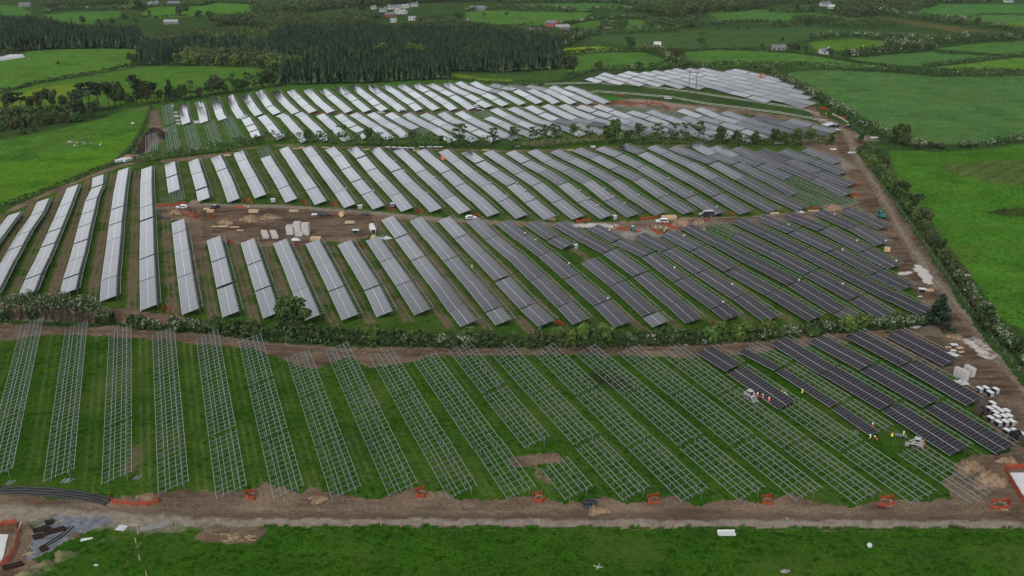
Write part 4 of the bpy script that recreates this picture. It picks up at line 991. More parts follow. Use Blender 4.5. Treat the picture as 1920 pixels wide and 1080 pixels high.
HL = '''
250,306 300,300 350,294 400,286 440,280|4.4|3|dark|.5|flowering dark hedge left of the tree line behind the leftmost pale tables
440,280 480,272 520,266 545,266|5.2|3|dark|.15|tall dark hedge left of the tree line behind the unfinished pale table
545,268 600,268 632,271|5|4|mid|0|dark hedge under the first trees of the tree line
648,272 700,273 780,274 822,275|5.4|4.4|mid|0|dark hedge under the trees left of the hedge gap
836,276 880,276 920,277|5.2|4.4|dark|0|short dark hedge left of the hedge gap
950,279 1000,278 1080,272 1150,268 1230,270|4.6|4.6|mid|0|dark hedge under the thin trees right of the hedge gap
1230,270 1330,272 1420,273 1500,272 1560,271|5|4.6|mid|0|dark hedge under the thin trees at the right end
1432,131 1455,146 1480,160 1520,180 1550,198 1590,222 1625,242 1655,260 1690,274|5.2|4.4|dark|.75|blossomed hedge between the haul track's far end and the blue-green pasture
1848,276 1870,272 1895,268 1940,262|3.6|3.4|dark|.8|blossomed hedge between the two right pastures at the right edge
0,388 60,368 130,342 175,322 212,308|1.7|1.6|clipped|0|clipped green hedge between the yellow-green pasture and the leftmost tables
212,307 228,296 246,278 262,252 276,222 284,200|1.2|1.4|mid|0|low grassy hedge bank running up to the tall trees beside the cow pasture
0,172 30,168 62,158|2.2|2|dark|0|dark clipped hedge at the left edge below the pale pasture
62,157 110,149 150,142 200,135 240,124|2.2|2|dark|0|dark clipped hedge climbing between the two pale left pastures
245,123 300,121 350,122 420,124 480,126 510,132|2.4|2.4|dark|0|dark hedge along the foot of the left conifer block
285,196 330,190 420,176 520,162 640,153 760,150 840,147|1.8|2|dark|0|low dark hedge behind the top ends of the farthest left tables
840,148 900,155 960,160 1010,161 1060,152 1110,133|2|2.2|dark|0|low dark hedge behind the farthest tables under the pole pair
85,26 105,18 140,18 180,18 230,18 272,19|5|5|mid|.8|blossomed hedge below the top left pasture
262,18 285,12 330,11 375,11 405,5 440,5 480,8 540,12|3|3|dark|.2|dark hedge round the bright pasture at the top left
262,32 300,32 350,30|2.4|2.4|dark|0|short dark hedge below the bright top left pasture
560,20 625,17 680,15|4|4|dark|.5|hedge before the pale houses at the top
872,22 905,18 960,15|4|4|mid|.6|hedge behind the long grey house at the top
880,44 940,50 1000,46|2.4|2.4|dark|0|low hedge beside the white gabled house
962,17 1000,18 1035,20 1080,23|6|5|mid|.9|blossomed hedge along the top of the red houses' pasture
1100,23 1135,20 1185,20 1225,22|6|5|mid|.9|blossomed hedge right of the gap above the red houses' pasture
960,7 1060,5 1150,5 1195,12|6|5|dark|.3|dark hedge high up in the middle of the picture
700,5 800,4 900,4 960,5|7|6|dark|.5|tall hedge at the very top above the houses
1050,47 1110,39 1177,34 1235,38 1305,46 1335,48 1365,43 1440,41|3.6|3.6|dark|.5|wavy dark hedge crossing above the pole pair
1120,56 1150,46 1180,36|3|3|dark|.1|short slanting hedge above the rushy meadow
1100,66 1140,64 1185,62 1275,60|7|7|mid|.6|tall thick hedge along the top of the rushy meadow
1060,89 1080,78 1098,66|6|5|dark|.8|slanting blossomed hedge right of the conifer wood
1055,103 1110,97 1160,96 1205,96|3.4|3.2|dark|0|clipped dark hedge below the yellow field
1205,95 1235,100 1262,120 1300,127|7|6|mid|.8|tall blossomed hedge running down to the farthest tables
1280,96 1335,93 1435,96 1515,102 1577,112 1665,126 1765,132 1920,134|2|2|dark|0|thin dark hedge along the lane across the right
1110,133 1160,132 1210,131|4|4|dark|.7|hedge behind the left part of the farthest block
1215,130 1305,128 1380,127 1440,127|5|4|dark|.35|hedge behind the right part of the farthest block
1517,76 1552,71 1595,70 1665,74 1722,74|6|5|dark|.8|blossomed hedge over the pale meadow behind the cottages
1662,89 1690,84 1747,84 1815,79 1865,76 1925,74|8|7|dark|.7|tall blossomed hedge right of the cottages
1660,88 1700,87 1750,90|6|6|mid|1|second blossomed hedge just below the tall one
1580,108 1615,107 1665,102 1715,98 1750,93|8|7|dark|.6|tall dark hedge right below the cottages
1730,126 1815,117 1890,108 1925,106|3|3|dark|.2|dark hedge slanting up to the right edge
1765,100 1830,102 1902,106|2|2|dark|0|thin straight hedge between two flat right pastures
1440,127 1500,123 1570,131 1665,134 1760,143 1850,144 1925,143|4|4|dark|.2|dark hedge over the big blue-green pasture
1640,26 1700,33 1765,41 1817,48|8|7|mid|.9|blossomed hedge along the brown rush strip
1850,51 1880,55 1918,61|6|6|mid|.9|blossomed bushes at the right end of the brown rush strip
1440,23 1480,24 1525,23|5|5|dark|.4|dark hedge left of the white farm
1540,51 1600,50 1680,50|6|6|mid|0|row of dark bushes in the middle of the rough meadow
1445,52 1470,51 1492,48|7|7|mid|.1|clump of bushes at the left of the rough meadow
1830,28 1880,27 1925,28|2|2|dark|0|thin hedge high at the right edge
1680,3 1740,5 1800,5 1860,6|6|6|dark|.6|blossomed hedge at the top right corner
1320,12 1400,10 1470,8 1540,6|7|7|dark|.3|dark hedge at the top right of centre
0,112 12,108 22,98|5|5|dark|.2|dark hedge beside the white tunnels at the left edge
'''
for ln in HL.strip().split('\n'):
    s, h, w, g, bl, lab = ln.split('|'); hedge(s, float(h), float(w), lab, g, float(bl), rough=.15 if g == 'clipped' else .35)

for s_, h_, w_, g_ in (('-60,606 0,608 120,612 180,614', 1.4, 2.6, 'dark'), ('240,617 330,622 420,628', 1.3, 2., 'dark'), ('420,632 560,643 700,650 900,654 1100,653 1330,645 1500,634', 1.5, 2.4, 'dark')):
    tag(hedge(s_, h_, w_, None, g_, 0, name='undergrowth', cat=None), None, None, None, 'stuff')

# ------------------------------------------------------------------ woods
def in_poly_pts(s, step, jit=.45):
    P = np.array([at(*p)[:2] for p in pl(s)]); lo, hi = P.min(0), P.max(0)
    X, Y = np.meshgrid(np.arange(lo[0], hi[0], step), np.arange(lo[1], hi[1], step)); x, y = X.ravel(), Y.ravel()
    x = x + nr.uniform(-jit, jit, len(x)) * step; y = y + nr.uniform(-jit, jit, len(y)) * step
    m = inside(P, x, y); return x[m], y[m]
def conifer_wood(polys, label, name='conifer_wood', step=3.6, hh=(9, 13)):
    P = []
    for s in polys:
        x, y = in_poly_pts(s, step); z = terrain(x, y); n = len(x); h = nr.uniform(*hh, n) * (1 + .22 * noise2(x, y, 38, 9)) * np.where(nr.uniform(size=n) < .08, 1.25, 1.); r0 = nr.uniform(2.0, 2.8, n)
        for k in range(4):                             # four ragged skirts of branches, as upright leaning faces
            za, zb = h * (.10 + .22 * k), h * (.42 + .20 * k if k < 3 else 1.0)
            for j in range(6):
                a = nr.uniform(0, 1, n) * 1.1 + j * 1.047; wd = .75 + nr.uniform(-.2, .25, n); rr = r0 * (1 - .23 * k) * nr.uniform(.8, 1.15, n)
                c0 = np.stack([x + rr * np.cos(a - wd * .6), y + rr * np.sin(a - wd * .6), z + za + nr.uniform(-.4, .3, n)], 1)
                c1 = np.stack([x + rr * np.cos(a + wd * .6), y + rr * np.sin(a + wd * .6), z + za + nr.uniform(-.4, .3, n)], 1)
                t1 = np.stack([x + .18 * rr * np.cos(a + .4), y + .18 * rr * np.sin(a + .4), z + zb], 1); t0 = np.stack([x + .18 * rr * np.cos(a - .4), y + .18 * rr * np.sin(a - .4), z + zb], 1)
                P.append(np.stack([c0, c1, t1, t0], 1))
    o = link(name, quads_mesh(name, np.concatenate(P), G['conifer'])); return tag(o, label, 'wood', None, 'stuff')
def leaf_wood(polys, label, mats, step=6., hh=(7, 11), name='broadleaf_wood', size=.75):
    P = []; mi = []
    for s in polys:
        x, y = in_poly_pts(s, step); z = terrain(x, y)
        for i in range(len(x)):
            h = nr.uniform(*hh); c = nr.randint(len(mats))
            q = np.concatenate([blob((x[i] + nr.uniform(-1.2, 1.2), y[i] + nr.uniform(-1.2, 1.2), z[i] + h * f), (step * .42, step * .42, h * .24), 26, .6) for f in (.35, .58, .78)])
            P.append(leaf_quads(q, size)); mi += [c] * len(q)
    o = link(name, quads_mesh(name, np.concatenate(P), [G[m] for m in mats], mi)); return tag(o, label, 'wood', None, 'stuff')
conifer_wood(['528,159 536,142 600,136 700,128 800,124 838,130 842,149 760,152 700,156 600,158', '838,134 850,112 900,98 1000,96 1052,104 1048,130 1000,133 940,136 880,134', '700,126 640,118 520,90 510,74 560,66 700,64 800,66 900,70 1000,78 1050,92 1052,104 1000,96 900,98 850,110 800,123'], 'dark conifer plantation filling the centre behind the tables', step=2.9)
conifer_wood(['258,122 262,100 320,92 420,88 520,92 600,112 640,119 600,126 560,118 480,108 380,104 330,112 300,122'], 'dark conifer block left of the central plantation', step=2.9)
conifer_wood(['-60,98 -60,50 60,52 110,60 150,68 262,72 270,84 262,92 180,91 120,92 60,94 20,98'], 'dark conifer block at the left above the pale pasture', step=3.0, hh=(10, 14))
leaf_wood(['330,124 345,106 420,102 480,106 530,118 560,122 528,140 480,126 400,124'], 'budding broadleaf belt in front of the left conifer block', ['mid', 'brown', 'light', 'brown'])
leaf_wood(['265,86 300,72 420,64 520,62 620,60 690,62 560,68 512,76 520,90 420,88 320,92'], 'olive green broadleaf wood between the conifer blocks', ['light', 'brown', 'mid', 'brown'], 6.5, (6, 9))
leaf_wood(['470,46 520,40 620,44 690,42 700,50 600,60 520,58 470,54', '880,52 820,46 790,42 780,56 860,62 900,64', '870,112 890,108 920,110 905,118 870,120'], 'broadleaf trees below the village', ['mid', 'brown', 'dark', 'mid'], 7, (8, 12))
leaf_wood(['470,22 560,14 640,4 760,-2 880,-4 880,2 800,6 700,12 640,16 560,26 480,30', '400,44 480,36 560,34 560,44 470,48 400,50'], 'broadleaf trees round the village', ['mid', 'dark', 'mid', 'brown'], 9, (8, 12), size=1.0)
leaf_wood(['1180,16 1240,10 1252,18 1192,24', '80,10 160,5 240,5 240,9 160,12 90,15', '1000,58 1050,62 1092,72 1060,78 1010,72', '880,62 990,68 1000,76 900,72', '1640,20 1720,8 1760,10 1700,26', '1480,38 1560,40 1600,46 1500,46', '1210,46 1300,42 1310,52 1220,54', '1125,52 1172,46 1180,52 1130,58', '640,30 700,26 720,34 650,40'], 'dark tree clumps scattered over the far countryside', ['mid', 'dark', 'mid', 'brown'], 8, (5, 9), size=.8)
leaf_wood(['1260,14 1340,8 1420,6 1440,12 1420,20 1330,26 1260,28', '1200,24 1260,22 1290,34 1240,34', '1560,18 1640,8 1700,10 1690,24 1640,30 1580,34'], 'broadleaf clumps at the top right', ['mid', 'brown', 'dark'], 9, (8, 12), size=1.0)
for x, y, hp, k in ((262, 20, 22, 'dark'), (275, 20, 16, 'brown'), (236, 40, 16, 'round'), (335, 28, 20, 'brown'), (352, 26, 22, 'round'), (281, 29, 10, 'dark'), (336, 30, 14, 'round'), (388, 11, 12, 'dark'), (292, 38, 10, 'round'), (155, 46, 18, 'round'), (185, 47, 12, 'round'), (210, 47, 14, 'dark'), (255, 46, 14, 'round'),
                (228, 12, 10, 'brown'), (372, 36, 18, 'dark'), (395, 38, 18, 'round'), (470, 38, 16, 'dark'), (30, 92, 18, 'round'), (48, 92, 20, 'light'), (70, 90, 26, 'brown'), (80, 90, 24, 'brown'), (250, 122, 24, 'brown'), (492, 40, 18, 'dark'), (560, 48, 14, 'light'), (680, 18, 20, 'conifer'), (716, 112, 32, 'light'), (775, 112, 32, 'light'), (795, 114, 30, 'light'), (660, 116, 26, 'brown'), (735, 120, 26, 'round'), (640, 112, 24, 'brown'), (690, 118, 24, 'round'), (610, 104, 22, 'brown'), (585, 98, 20, 'brown'), (630, 150, 24, 'round'), (560, 128, 26, 'light'),
                (860, 40, 18, 'dark'), (908, 32, 8, 'dark'), (950, 30, 8, 'dark'), (1065, 140, 36, 'brown'), (1075, 138, 30, 'brown'), (1122, 132, 20, 'brown'), (1197, 131, 17, 'dark'), (1180, 92, 26, 'dark'), (1260, 112, 28, 'brown'), (1270, 116, 26, 'brown'), (1315, 88, 28, 'sparse'), (1252, 38, 18, 'round'), (1275, 38, 16, 'brown'), (1310, 38, 16, 'brown'), (1232, 24, 16, 'round'),
                (1082, 64, 16, 'round'), (1072, 66, 14, 'dark'), (1345, 58, 9, 'dark'), (1383, 57, 8, 'dark'), (1402, 55, 6, 'dark'), (1430, 90, 8, 'dark'), (1466, 79, 10, 'dark'), (1483, 98, 18, 'dark'), (1494, 98, 18, 'dark'), (1510, 98, 12, 'dark'), (1556, 106, 16, 'dark'), (1590, 107, 12, 'dark'), (1513, 52, 10, 'dark'), (1495, 23, 14, 'dark'), (1523, 23, 14, 'dark'), (1590, 36, 12, 'brown'), (1605, 36, 14, 'round'),
                (1717, 35, 10, 'dark'), (1790, 38, 10, 'dark'), (1832, 48, 16, 'brown'), (1880, 55, 8, 'dark'), (1650, 24, 14, 'round'), (1670, 20, 12, 'brown'), (1545, 30, 14, 'round'), (1560, 33, 12, 'round'), (110, 122, 8, 'dark'), (237, 124, 6, 'dark')):
    wd = {'round': 'round green', 'dark': 'dark round', 'brown': 'brownish budding', 'light': 'fresh green', 'sparse': 'bare thin', 'conifer': 'dark pointed'}[k]
    side = 'beyond the woods at the upper left' if x < 480 else 'round the conifer plantation and village' if x < 1000 else 'in the far meadows right of the conifers'
    tree(k, at(x, y), hgt(hp, y), f'{wd} tree standing {side}', f'scattered trees {side}', hgt(hp, y) / 10 * 1.15)

# ------------------------------------------------------------------ buildings
def house(px, py, wpx, label, wall='wall_w', roof='roof', depth=.62, turn=.0, storeys=1, chim=1, cat='house', name='house', wings=()):
    p = at(px, py); w = wpx / ppm(py); d = max(5.5, w * depth); hw = 2.7 * storeys; rh = min(2.6, d * .36)
    o = thing(name, p, turn, label, cat)
    MB().box((0, 0, hw / 2 - .2), (w, d, hw + .4)).hexa([(-w / 2 + .003, -d / 2 + .003, hw), (w / 2 - .003, -d / 2 + .003, hw), (w / 2 - .003, d / 2 - .003, hw), (-w / 2 + .003, d / 2 - .003, hw), (-w / 2 + .003, -.02, hw + rh), (w / 2 - .003, -.02, hw + rh), (w / 2 - .003, .02, hw + rh), (-w / 2 + .003, .02, hw + rh)]).build('wall', M[wall], o)
    e = .35; t = .18; rm = MB()
    for s in (-1, 1):
        rm.hexa([(-w / 2 - e, s * (d / 2 + e), hw - e * rh / d * 2), (w / 2 + e, s * (d / 2 + e), hw - e * rh / d * 2), (w / 2 + e, 0, hw + rh + .02), (-w / 2 - e, 0, hw + rh + .02),
                 (-w / 2 - e, s * (d / 2 + e), hw - e * rh / d * 2 + t), (w / 2 + e, s * (d / 2 + e), hw - e * rh / d * 2 + t), (w / 2 + e, 0, hw + rh + t + .02), (-w / 2 - e, 0, hw + rh + t + .02)])
    rf = rm.build('roof', M[roof], o)
    for i in range(chim):
        MB().box(((-1) ** i * w * .34, 0, hw + rh + .5), (.9, .6, 1.5)).build('chimney', M[wall], rf)
    n = max(2, int(w / 3.2))
    for s in range(storeys):
        for i in range(n):
            x = -w / 2 + (i + .5) * w / n
            if s == 0 and i == n // 2: MB().box((x, -d / 2 - .03, 1.0), (1.0, .1, 2.05)).build('door', M['dkpaint'], o); continue
            MB().box((x, -d / 2 - .03, 1.55 + 2.7 * s), (1.25, .1, 1.15)).build('window', M['glass'], o)
    for (dx, dy, ww, dd, hh) in wings:
        MB().box((dx * w, dy * d, hh / 2), (ww * w, dd * d, hh)).hexa([(dx * w - ww * w / 2 - .2, dy * d - dd * d / 2 - .2, hh), (dx * w + ww * w / 2 + .2, dy * d - dd * d / 2 - .2, hh), (dx * w + ww * w / 2 + .2, dy * d + dd * d / 2 + .2, hh), (dx * w - ww * w / 2 - .2, dy * d + dd * d / 2 + .2, hh),
            (dx * w - ww * w / 2 - .2, dy * d - .05, hh + 1.3), (dx * w + ww * w / 2 + .2, dy * d - .05, hh + 1.3), (dx * w + ww * w / 2 + .2, dy * d + .05, hh + 1.3), (dx * w - ww * w / 2 - .2, dy * d + .05, hh + 1.3)]).build('annexe', M[roof], o)
    return o
house(873, 50, 15, 'white gabled house with a grey roof at the right edge of the conifers', storeys=2, turn=.9, depth=.8)
house(1001, 62, 27, 'red brick house with a grey roof beside the conifer wood', 'wall_r', turn=.25, depth=.5, chim=2)
house(1036, 52, 21, 'tall red brick house with several chimneys above the lower red house', 'wall_r', storeys=2, turn=-.5, depth=.9, chim=2)
house(1054, 55, 26, 'low grey roofed outbuilding beside the tall red brick house', 'stone', 'roof_l', turn=.3, depth=.45, chim=0, cat='outbuilding', name='outbuilding')
house(1029, 66, 20, 'low white cottage with a pale roof in front of the red houses', roof='roof_l', turn=-.3, depth=.6, chim=0)
house(739, 17, 24, 'long white bungalow in the village above the conifers', depth=.4, chim=2)
house(760, 15, 14, 'short white house right of the long village bungalow', roof='roof_l', depth=.6)
house(777, 12, 14, 'small white house at the right end of the village', depth=.6)
house(731, 31, 20, 'red brick house in the middle of the village', 'wall_r', turn=.4, depth=.7)
house(752, 26, 22, 'pale house with grey roof right of the red village house', turn=-.4, roof='roof_l', depth=.6)
house(718, 22, 12, 'small white cottage left of the red village house', turn=.3)
house(701, 17, 9, 'tiny white cottage at the left end of the village', turn=-.3)
house(773, 38, 13, 'low white shed below the village houses', roof='roof_l', chim=0, cat='shed', name='shed')
house(738, 42, 11, 'low pale shed at the top edge of the conifers', roof='roof_l', chim=0, cat='shed', name='shed')
house(895, 19, 28, 'long grey bungalow with front gables above the light pasture', 'stone', depth=.4, chim=2)
house(638, 13, 20, 'pale house with blue grey roof left of the village', roof='roof_l', depth=.5)
house(590, 4, 14, 'white house at the very top left of the village')
house(555, 10, 18, 'red and white house among trees left of the village', 'wall_r')
house(291, 9, 13, 'small bright white house at the top left', turn=.5)
house(281, 10, 9, 'tiny white cottage beside the bright white house at the top left')
house(327, 9, 22, 'low grey brown barn right of the white houses at the top left', 'stone', chim=0, cat='barn', name='barn')
house(48, 12, 21, 'stone cottage with a grey roof at the far top left', 'stone', chim=2)
house(322, 45, 26, 'long flat grey shed behind the left conifers', 'stone', 'roof_l', depth=.4, chim=0, cat='shed', name='shed')
house(1459, 94, 25, 'low stone bungalow left of the dark round trees', 'stone', depth=.45)
house(1546, 101, 19, 'white house with steep grey roof right of the dark round trees', depth=.7, storeys=1, turn=.3)
house(1601, 103, 17, 'white cottage with slate roof at the left end of the tall hedge', depth=.7, turn=-.4)
house(1547, 11, 18, 'large white farmhouse of the farm at the top right', turn=.2, depth=.7)
house(1564, 16, 22, 'long white farm shed beside the large farmhouse', roof='wall_w', depth=.4, chim=0, cat='farm shed', name='farm_shed')
house(1583, 17, 14, 'short white shed at the right end of the farm', roof='wall_w', chim=0, cat='farm shed', name='farm_shed')
house(1232, 88, 12, 'tiny white shed hidden in the blossomed hedge', roof='wall_w', chim=0, cat='shed', name='shed')
house(1890, 4, 14, 'white house at the far top right corner')
for i, (x, y) in enumerate(((-14, 111), (-4, 111), (6, 111), (15, 111))):
    p = at(x, y); mb = MB(); prof = [(3.2 * math.cos(a), 2.6 * math.sin(a)) for a in [math.pi * k / 8 for k in range(9)]]
    mb.prism(prof, -14, 14); o = mb.build('polytunnel', M['wrap']); o.location = p; o.rotation_euler = (0, 0, R(-22))
    tag(o, ('white plastic tunnel nearest the pale pasture at the left edge' if i == 3 else f'white plastic tunnel, {ordinal(3 - i)} from the pale pasture at the left edge'), 'polytunnel', 'white tunnels at the left edge')

# ------------------------------------------------------------------ fences, poles, gate
def fence(s, spacing, h, label, post='timber_old', rails=(.95, .5), rail='steel', rw=.03, pw=.11, cat='fence', name='fence', brace=False):
    P = [at(*p) for p in pl(s)]; o = thing(name, P[0], 0, label, cat); pts = []
    for a, b in zip(P, P[1:]):
        n = max(1, round(np.hypot(*(b - a)[:2]) / spacing))
        for k in range(n):
            q = a + (b - a) * k / n; q[2] = tz(q[0], q[1]); pts.append(Vector(q - P[0]))
    pts.append(Vector(P[-1] - P[0]))
    pm = MB().box((0, 0, h / 2 - .2), (pw, pw, h + .4), top=.85).mesh('post', M[post])
    for q in pts[:100]:
        c = link('post', pm, o); c.location = q; c.rotation_euler = (rng.uniform(-.04, .04), rng.uniform(-.04, .04), rng.uniform(0, 3))
    for z in rails:
        mb = MB()
        for a, b in zip(pts, pts[1:]): mb.bar(a + Vector((0, 0, z * h)), b + Vector((0, 0, z * h)), rw)
        mb.build('wire', M[rail], o)
    return o
fence('262,996 300,990 330,988 420,988 640,986 900,985 1100,986 1300,988 1500,989 1700,989 1925,991', 3.6, 1.35, 'long wooden post fence between the bottom track and the near pasture', 'timber_old', rw=.014, pw=.15, rail='steel_dark')
fence('985,160 1060,158 1110,157 1180,160 1250,168 1310,176 1420,193 1500,205 1535,216', 9, 1.9, 'upper white tape fence along the foot of the farthest block', 'timber', (.16, .55), 'rope', .09, .12)
fence('1080,178 1120,173 1190,178 1260,184 1330,197 1380,203 1460,213 1550,229', 9, 1.9, 'lower white tape fence above the curved track', 'timber', (.16, .55), 'rope', .09, .12)
fence('1560,216 1580,226 1590,232', 4, 1.2, 'short white barrier beside the far end of the haul track', 'timber', (.9, .5), 'rope', .10, .1)
fence('1616,262 1640,282', 4, 1.3, 'short wire fence at the haul track corner', 'timber_old', (.9, .5))
fence('1612,296 1640,335 1680,385 1720,440 1760,498 1800,555 1840,612 1870,650 1925,712', 4.5, 1.3, 'wire fence at the foot of the haul track hedge', 'timber_old', (.95, .6, .3), 'steel_dark', .03)
fence('640,150 700,147 760,146 830,145 900,152 985,160', 8, 1.6, 'thin post fence behind the farthest tables', 'timber_old', (.9, .5))
fence('275,1080 262,1050 255,1018', 3.5, 1.1, 'few thin posts standing in the grass beside the gravel patch', 'timber', (.95,), 'steel_dark', .02)
g = thing('field_gate', at(262, 1000), R(18), 'galvanised tubular field gate at the left end of the wooden fence', 'gate')
for z in (.25, .45, .65, .85, 1.1): MB().tube([(0, 0, z), (5.2, .5, z)], .035, 6).build('rail', M['steel'], g)
for x in (0, 2.6, 5.2): MB().bar((x, x * .096, .2), (x, x * .096, 1.12), .06).build('upright', M['steel'], g)
for x, w_ in ((-.25, .28), (5.5, .22)): MB().box((x, x * .096, .7), (w_, w_, 2.0)).build('gate_post', M['timber_old'], g)
def pole_pair(px, py, hpx, gap, label):
    p = at(px, py); h = hgt(hpx, py); o = thing('power_pole', p, 0, label, 'power pole')
    for s in (-1, 1): MB().tube([(s * gap / 2, 0, -.5), (s * gap / 2, 0, h)], [.26, .17], 8).build('pole', M['bark'], o)
    MB().box((0, 0, h - 1.2), (gap + 3.2, .22, .28)).build('crossarm', M['bark'], o)
    MB().bar((-gap / 2, 0, h * .62), (gap / 2, 0, h * .9), .12).build('brace', M['bark'], o)
    for x in (-1, 0, 1): MB().tube([(x * (gap / 2 + 1.2), 0, h - 1.05), (x * (gap / 2 + 1.2), 0, h - .55)], [.1, .07], 6).build('insulator', M['stone'], o)
pole_pair(1297, 184, 48, 4.6, 'tall pair of dark wooden power poles in the grass strip before the farthest block')
pole_pair(938, 158, 40, 4.6, 'pair of dark wooden power poles before the conifer wood')

# ------------------------------------------------------------------ orange safety netting, pits, mounds
netm = M['orange'].copy(); netm.name = 'orange_mesh'
t_ = netm.node_tree; b_ = t_.nodes['Principled BSDF']; b_.inputs['Alpha'].default_value = .5; M['net'] = netm
def net(s, h, label, closed=False, sag=.35):
    P = [at(*p) for p in pl(s)]
    if closed: P.append(P[0].copy())
    o = thing('safety_netting', P[0], 0, label, 'safety netting'); pts = []
    for a, b in zip(P, P[1:]):
        n = max(2, int(np.hypot(*(b - a)[:2]) / .8))
        for k in range(n):
            q = a + (b - a) * k / n; q[2] = tz(q[0], q[1]); f = k / n; pts.append((q + np.array([rng.uniform(-.12, .12), rng.uniform(-.12, .12), 0]) - P[0], h * (1 - sag * 4 * f * (1 - f) * rng.uniform(.4, 1.1)), k == 0))
    q = P[-1].copy(); q[2] = tz(q[0], q[1]); pts.append((q - P[0], h, True)); mb = MB(); t = .03
    for (a, ha, _), (b, hb, _) in zip(pts, pts[1:]):
        d = (b - a)[:2]; d = d / max(np.hypot(*d), .01); n_ = np.array([-d[1], d[0], 0]) * t
        mb.hexa([a - n_, b - n_, b + n_, a + n_, a - n_ * .6 + (rng.uniform(-.06, .06), rng.uniform(-.06, .06), ha), b - n_ * .6 + (0, 0, hb), b + n_ * .6 + (0, 0, hb), a + n_ * .6 + (0, 0, ha)])
    mb.build('mesh_sheet', M['net'], o)
    for a, ha, post in pts:
        if post: MB().box((a[0], a[1], a[2] + h / 2), (.08, .08, h + .25)).build('stake', M['orange'], o)
    return o
def pit(s, depth, label):
    """A dug hole shown as a dark hollow with a ragged heaped rim."""
    P = [at(*p) for p in pl(s)]; c = sum(P) / len(P); mb = MB(); n = 14; rad = np.mean([np.hypot(*(p - c)[:2]) for p in P]); vs = []; fs = []
    rings = ((1.25, 0.0), (1.08, .28), (.85, .06), (.6, .04), (.0, .03))
    for k, (f, z) in enumerate(rings[:-1]):
        for i in range(n):
            a = 2 * math.pi * i / n; j = 1 + rng.uniform(-.12, .12); x, y = c[0] + math.cos(a) * rad * f * j, c[1] + math.sin(a) * rad * f * j; vs.append((x, y, tz(x, y) + z * rng.uniform(.6, 1.3) + .01))
    vs.append((c[0], c[1], c[2] + .03)); fs = [(k * n + i, k * n + (i + 1) % n, (k + 1) * n + (i + 1) % n, (k + 1) * n + i) for k in range(len(rings) - 2) for i in range(n)] + [((len(rings) - 2) * n + i, (len(rings) - 2) * n + (i + 1) % n, len(vs) - 1) for i in range(n)]
    mi = [0] * (n * 2) + [1] * (len(fs) - 2 * n); mb.v = vs; mb.f = fs; mb.m = mi
    return tag(mb.build('soil_pit', [M['soil'], M['branch']]), label, 'pit')
ends = ['first', 'second', 'third', 'fourth', 'fifth', 'sixth', 'seventh']
for i, (x, y, w) in enumerate(((472, 930, 9), (790, 926, 9), (1011, 935, 10), (1227, 938, 11), (1440, 940, 10), (1662, 942, 15), (1876, 948, 19))):
    a = w; sh = rng.uniform(-3, 3)
    net(f'{x-a},{y+6} {x-a+sh},{y-5} {x+a*.7+sh},{y-8} {x+a},{y+3} {x+a*.4},{y+8}', 0.9, f'orange netting round a small pit by the bottom track, {WORDS[i]} from left', True)
    pit(f'{x-a*.6},{y+4} {x-a*.5},{y-3} {x+a*.5},{y-4} {x+a*.6},{y+4}', .6, f'small muddy pit inside the {WORDS[i]} orange netting from left along the bottom track')
net('206,928 211,943 235,946 272,948 296,944 299,934', 1.05, 'long sagging orange netting beside the black ducting', False, .5)
net('-8,990 10,985 30,982 34,1004 31,1022 24,1042 14,1056 -8,1066', 1.25, 'orange netting round the concrete slab at the bottom left corner')
net('1932,876 1888,880 1884,884 1896,906 1908,926 1918,944 1934,956', 1.3, 'orange netting round the concrete slab at the right edge')
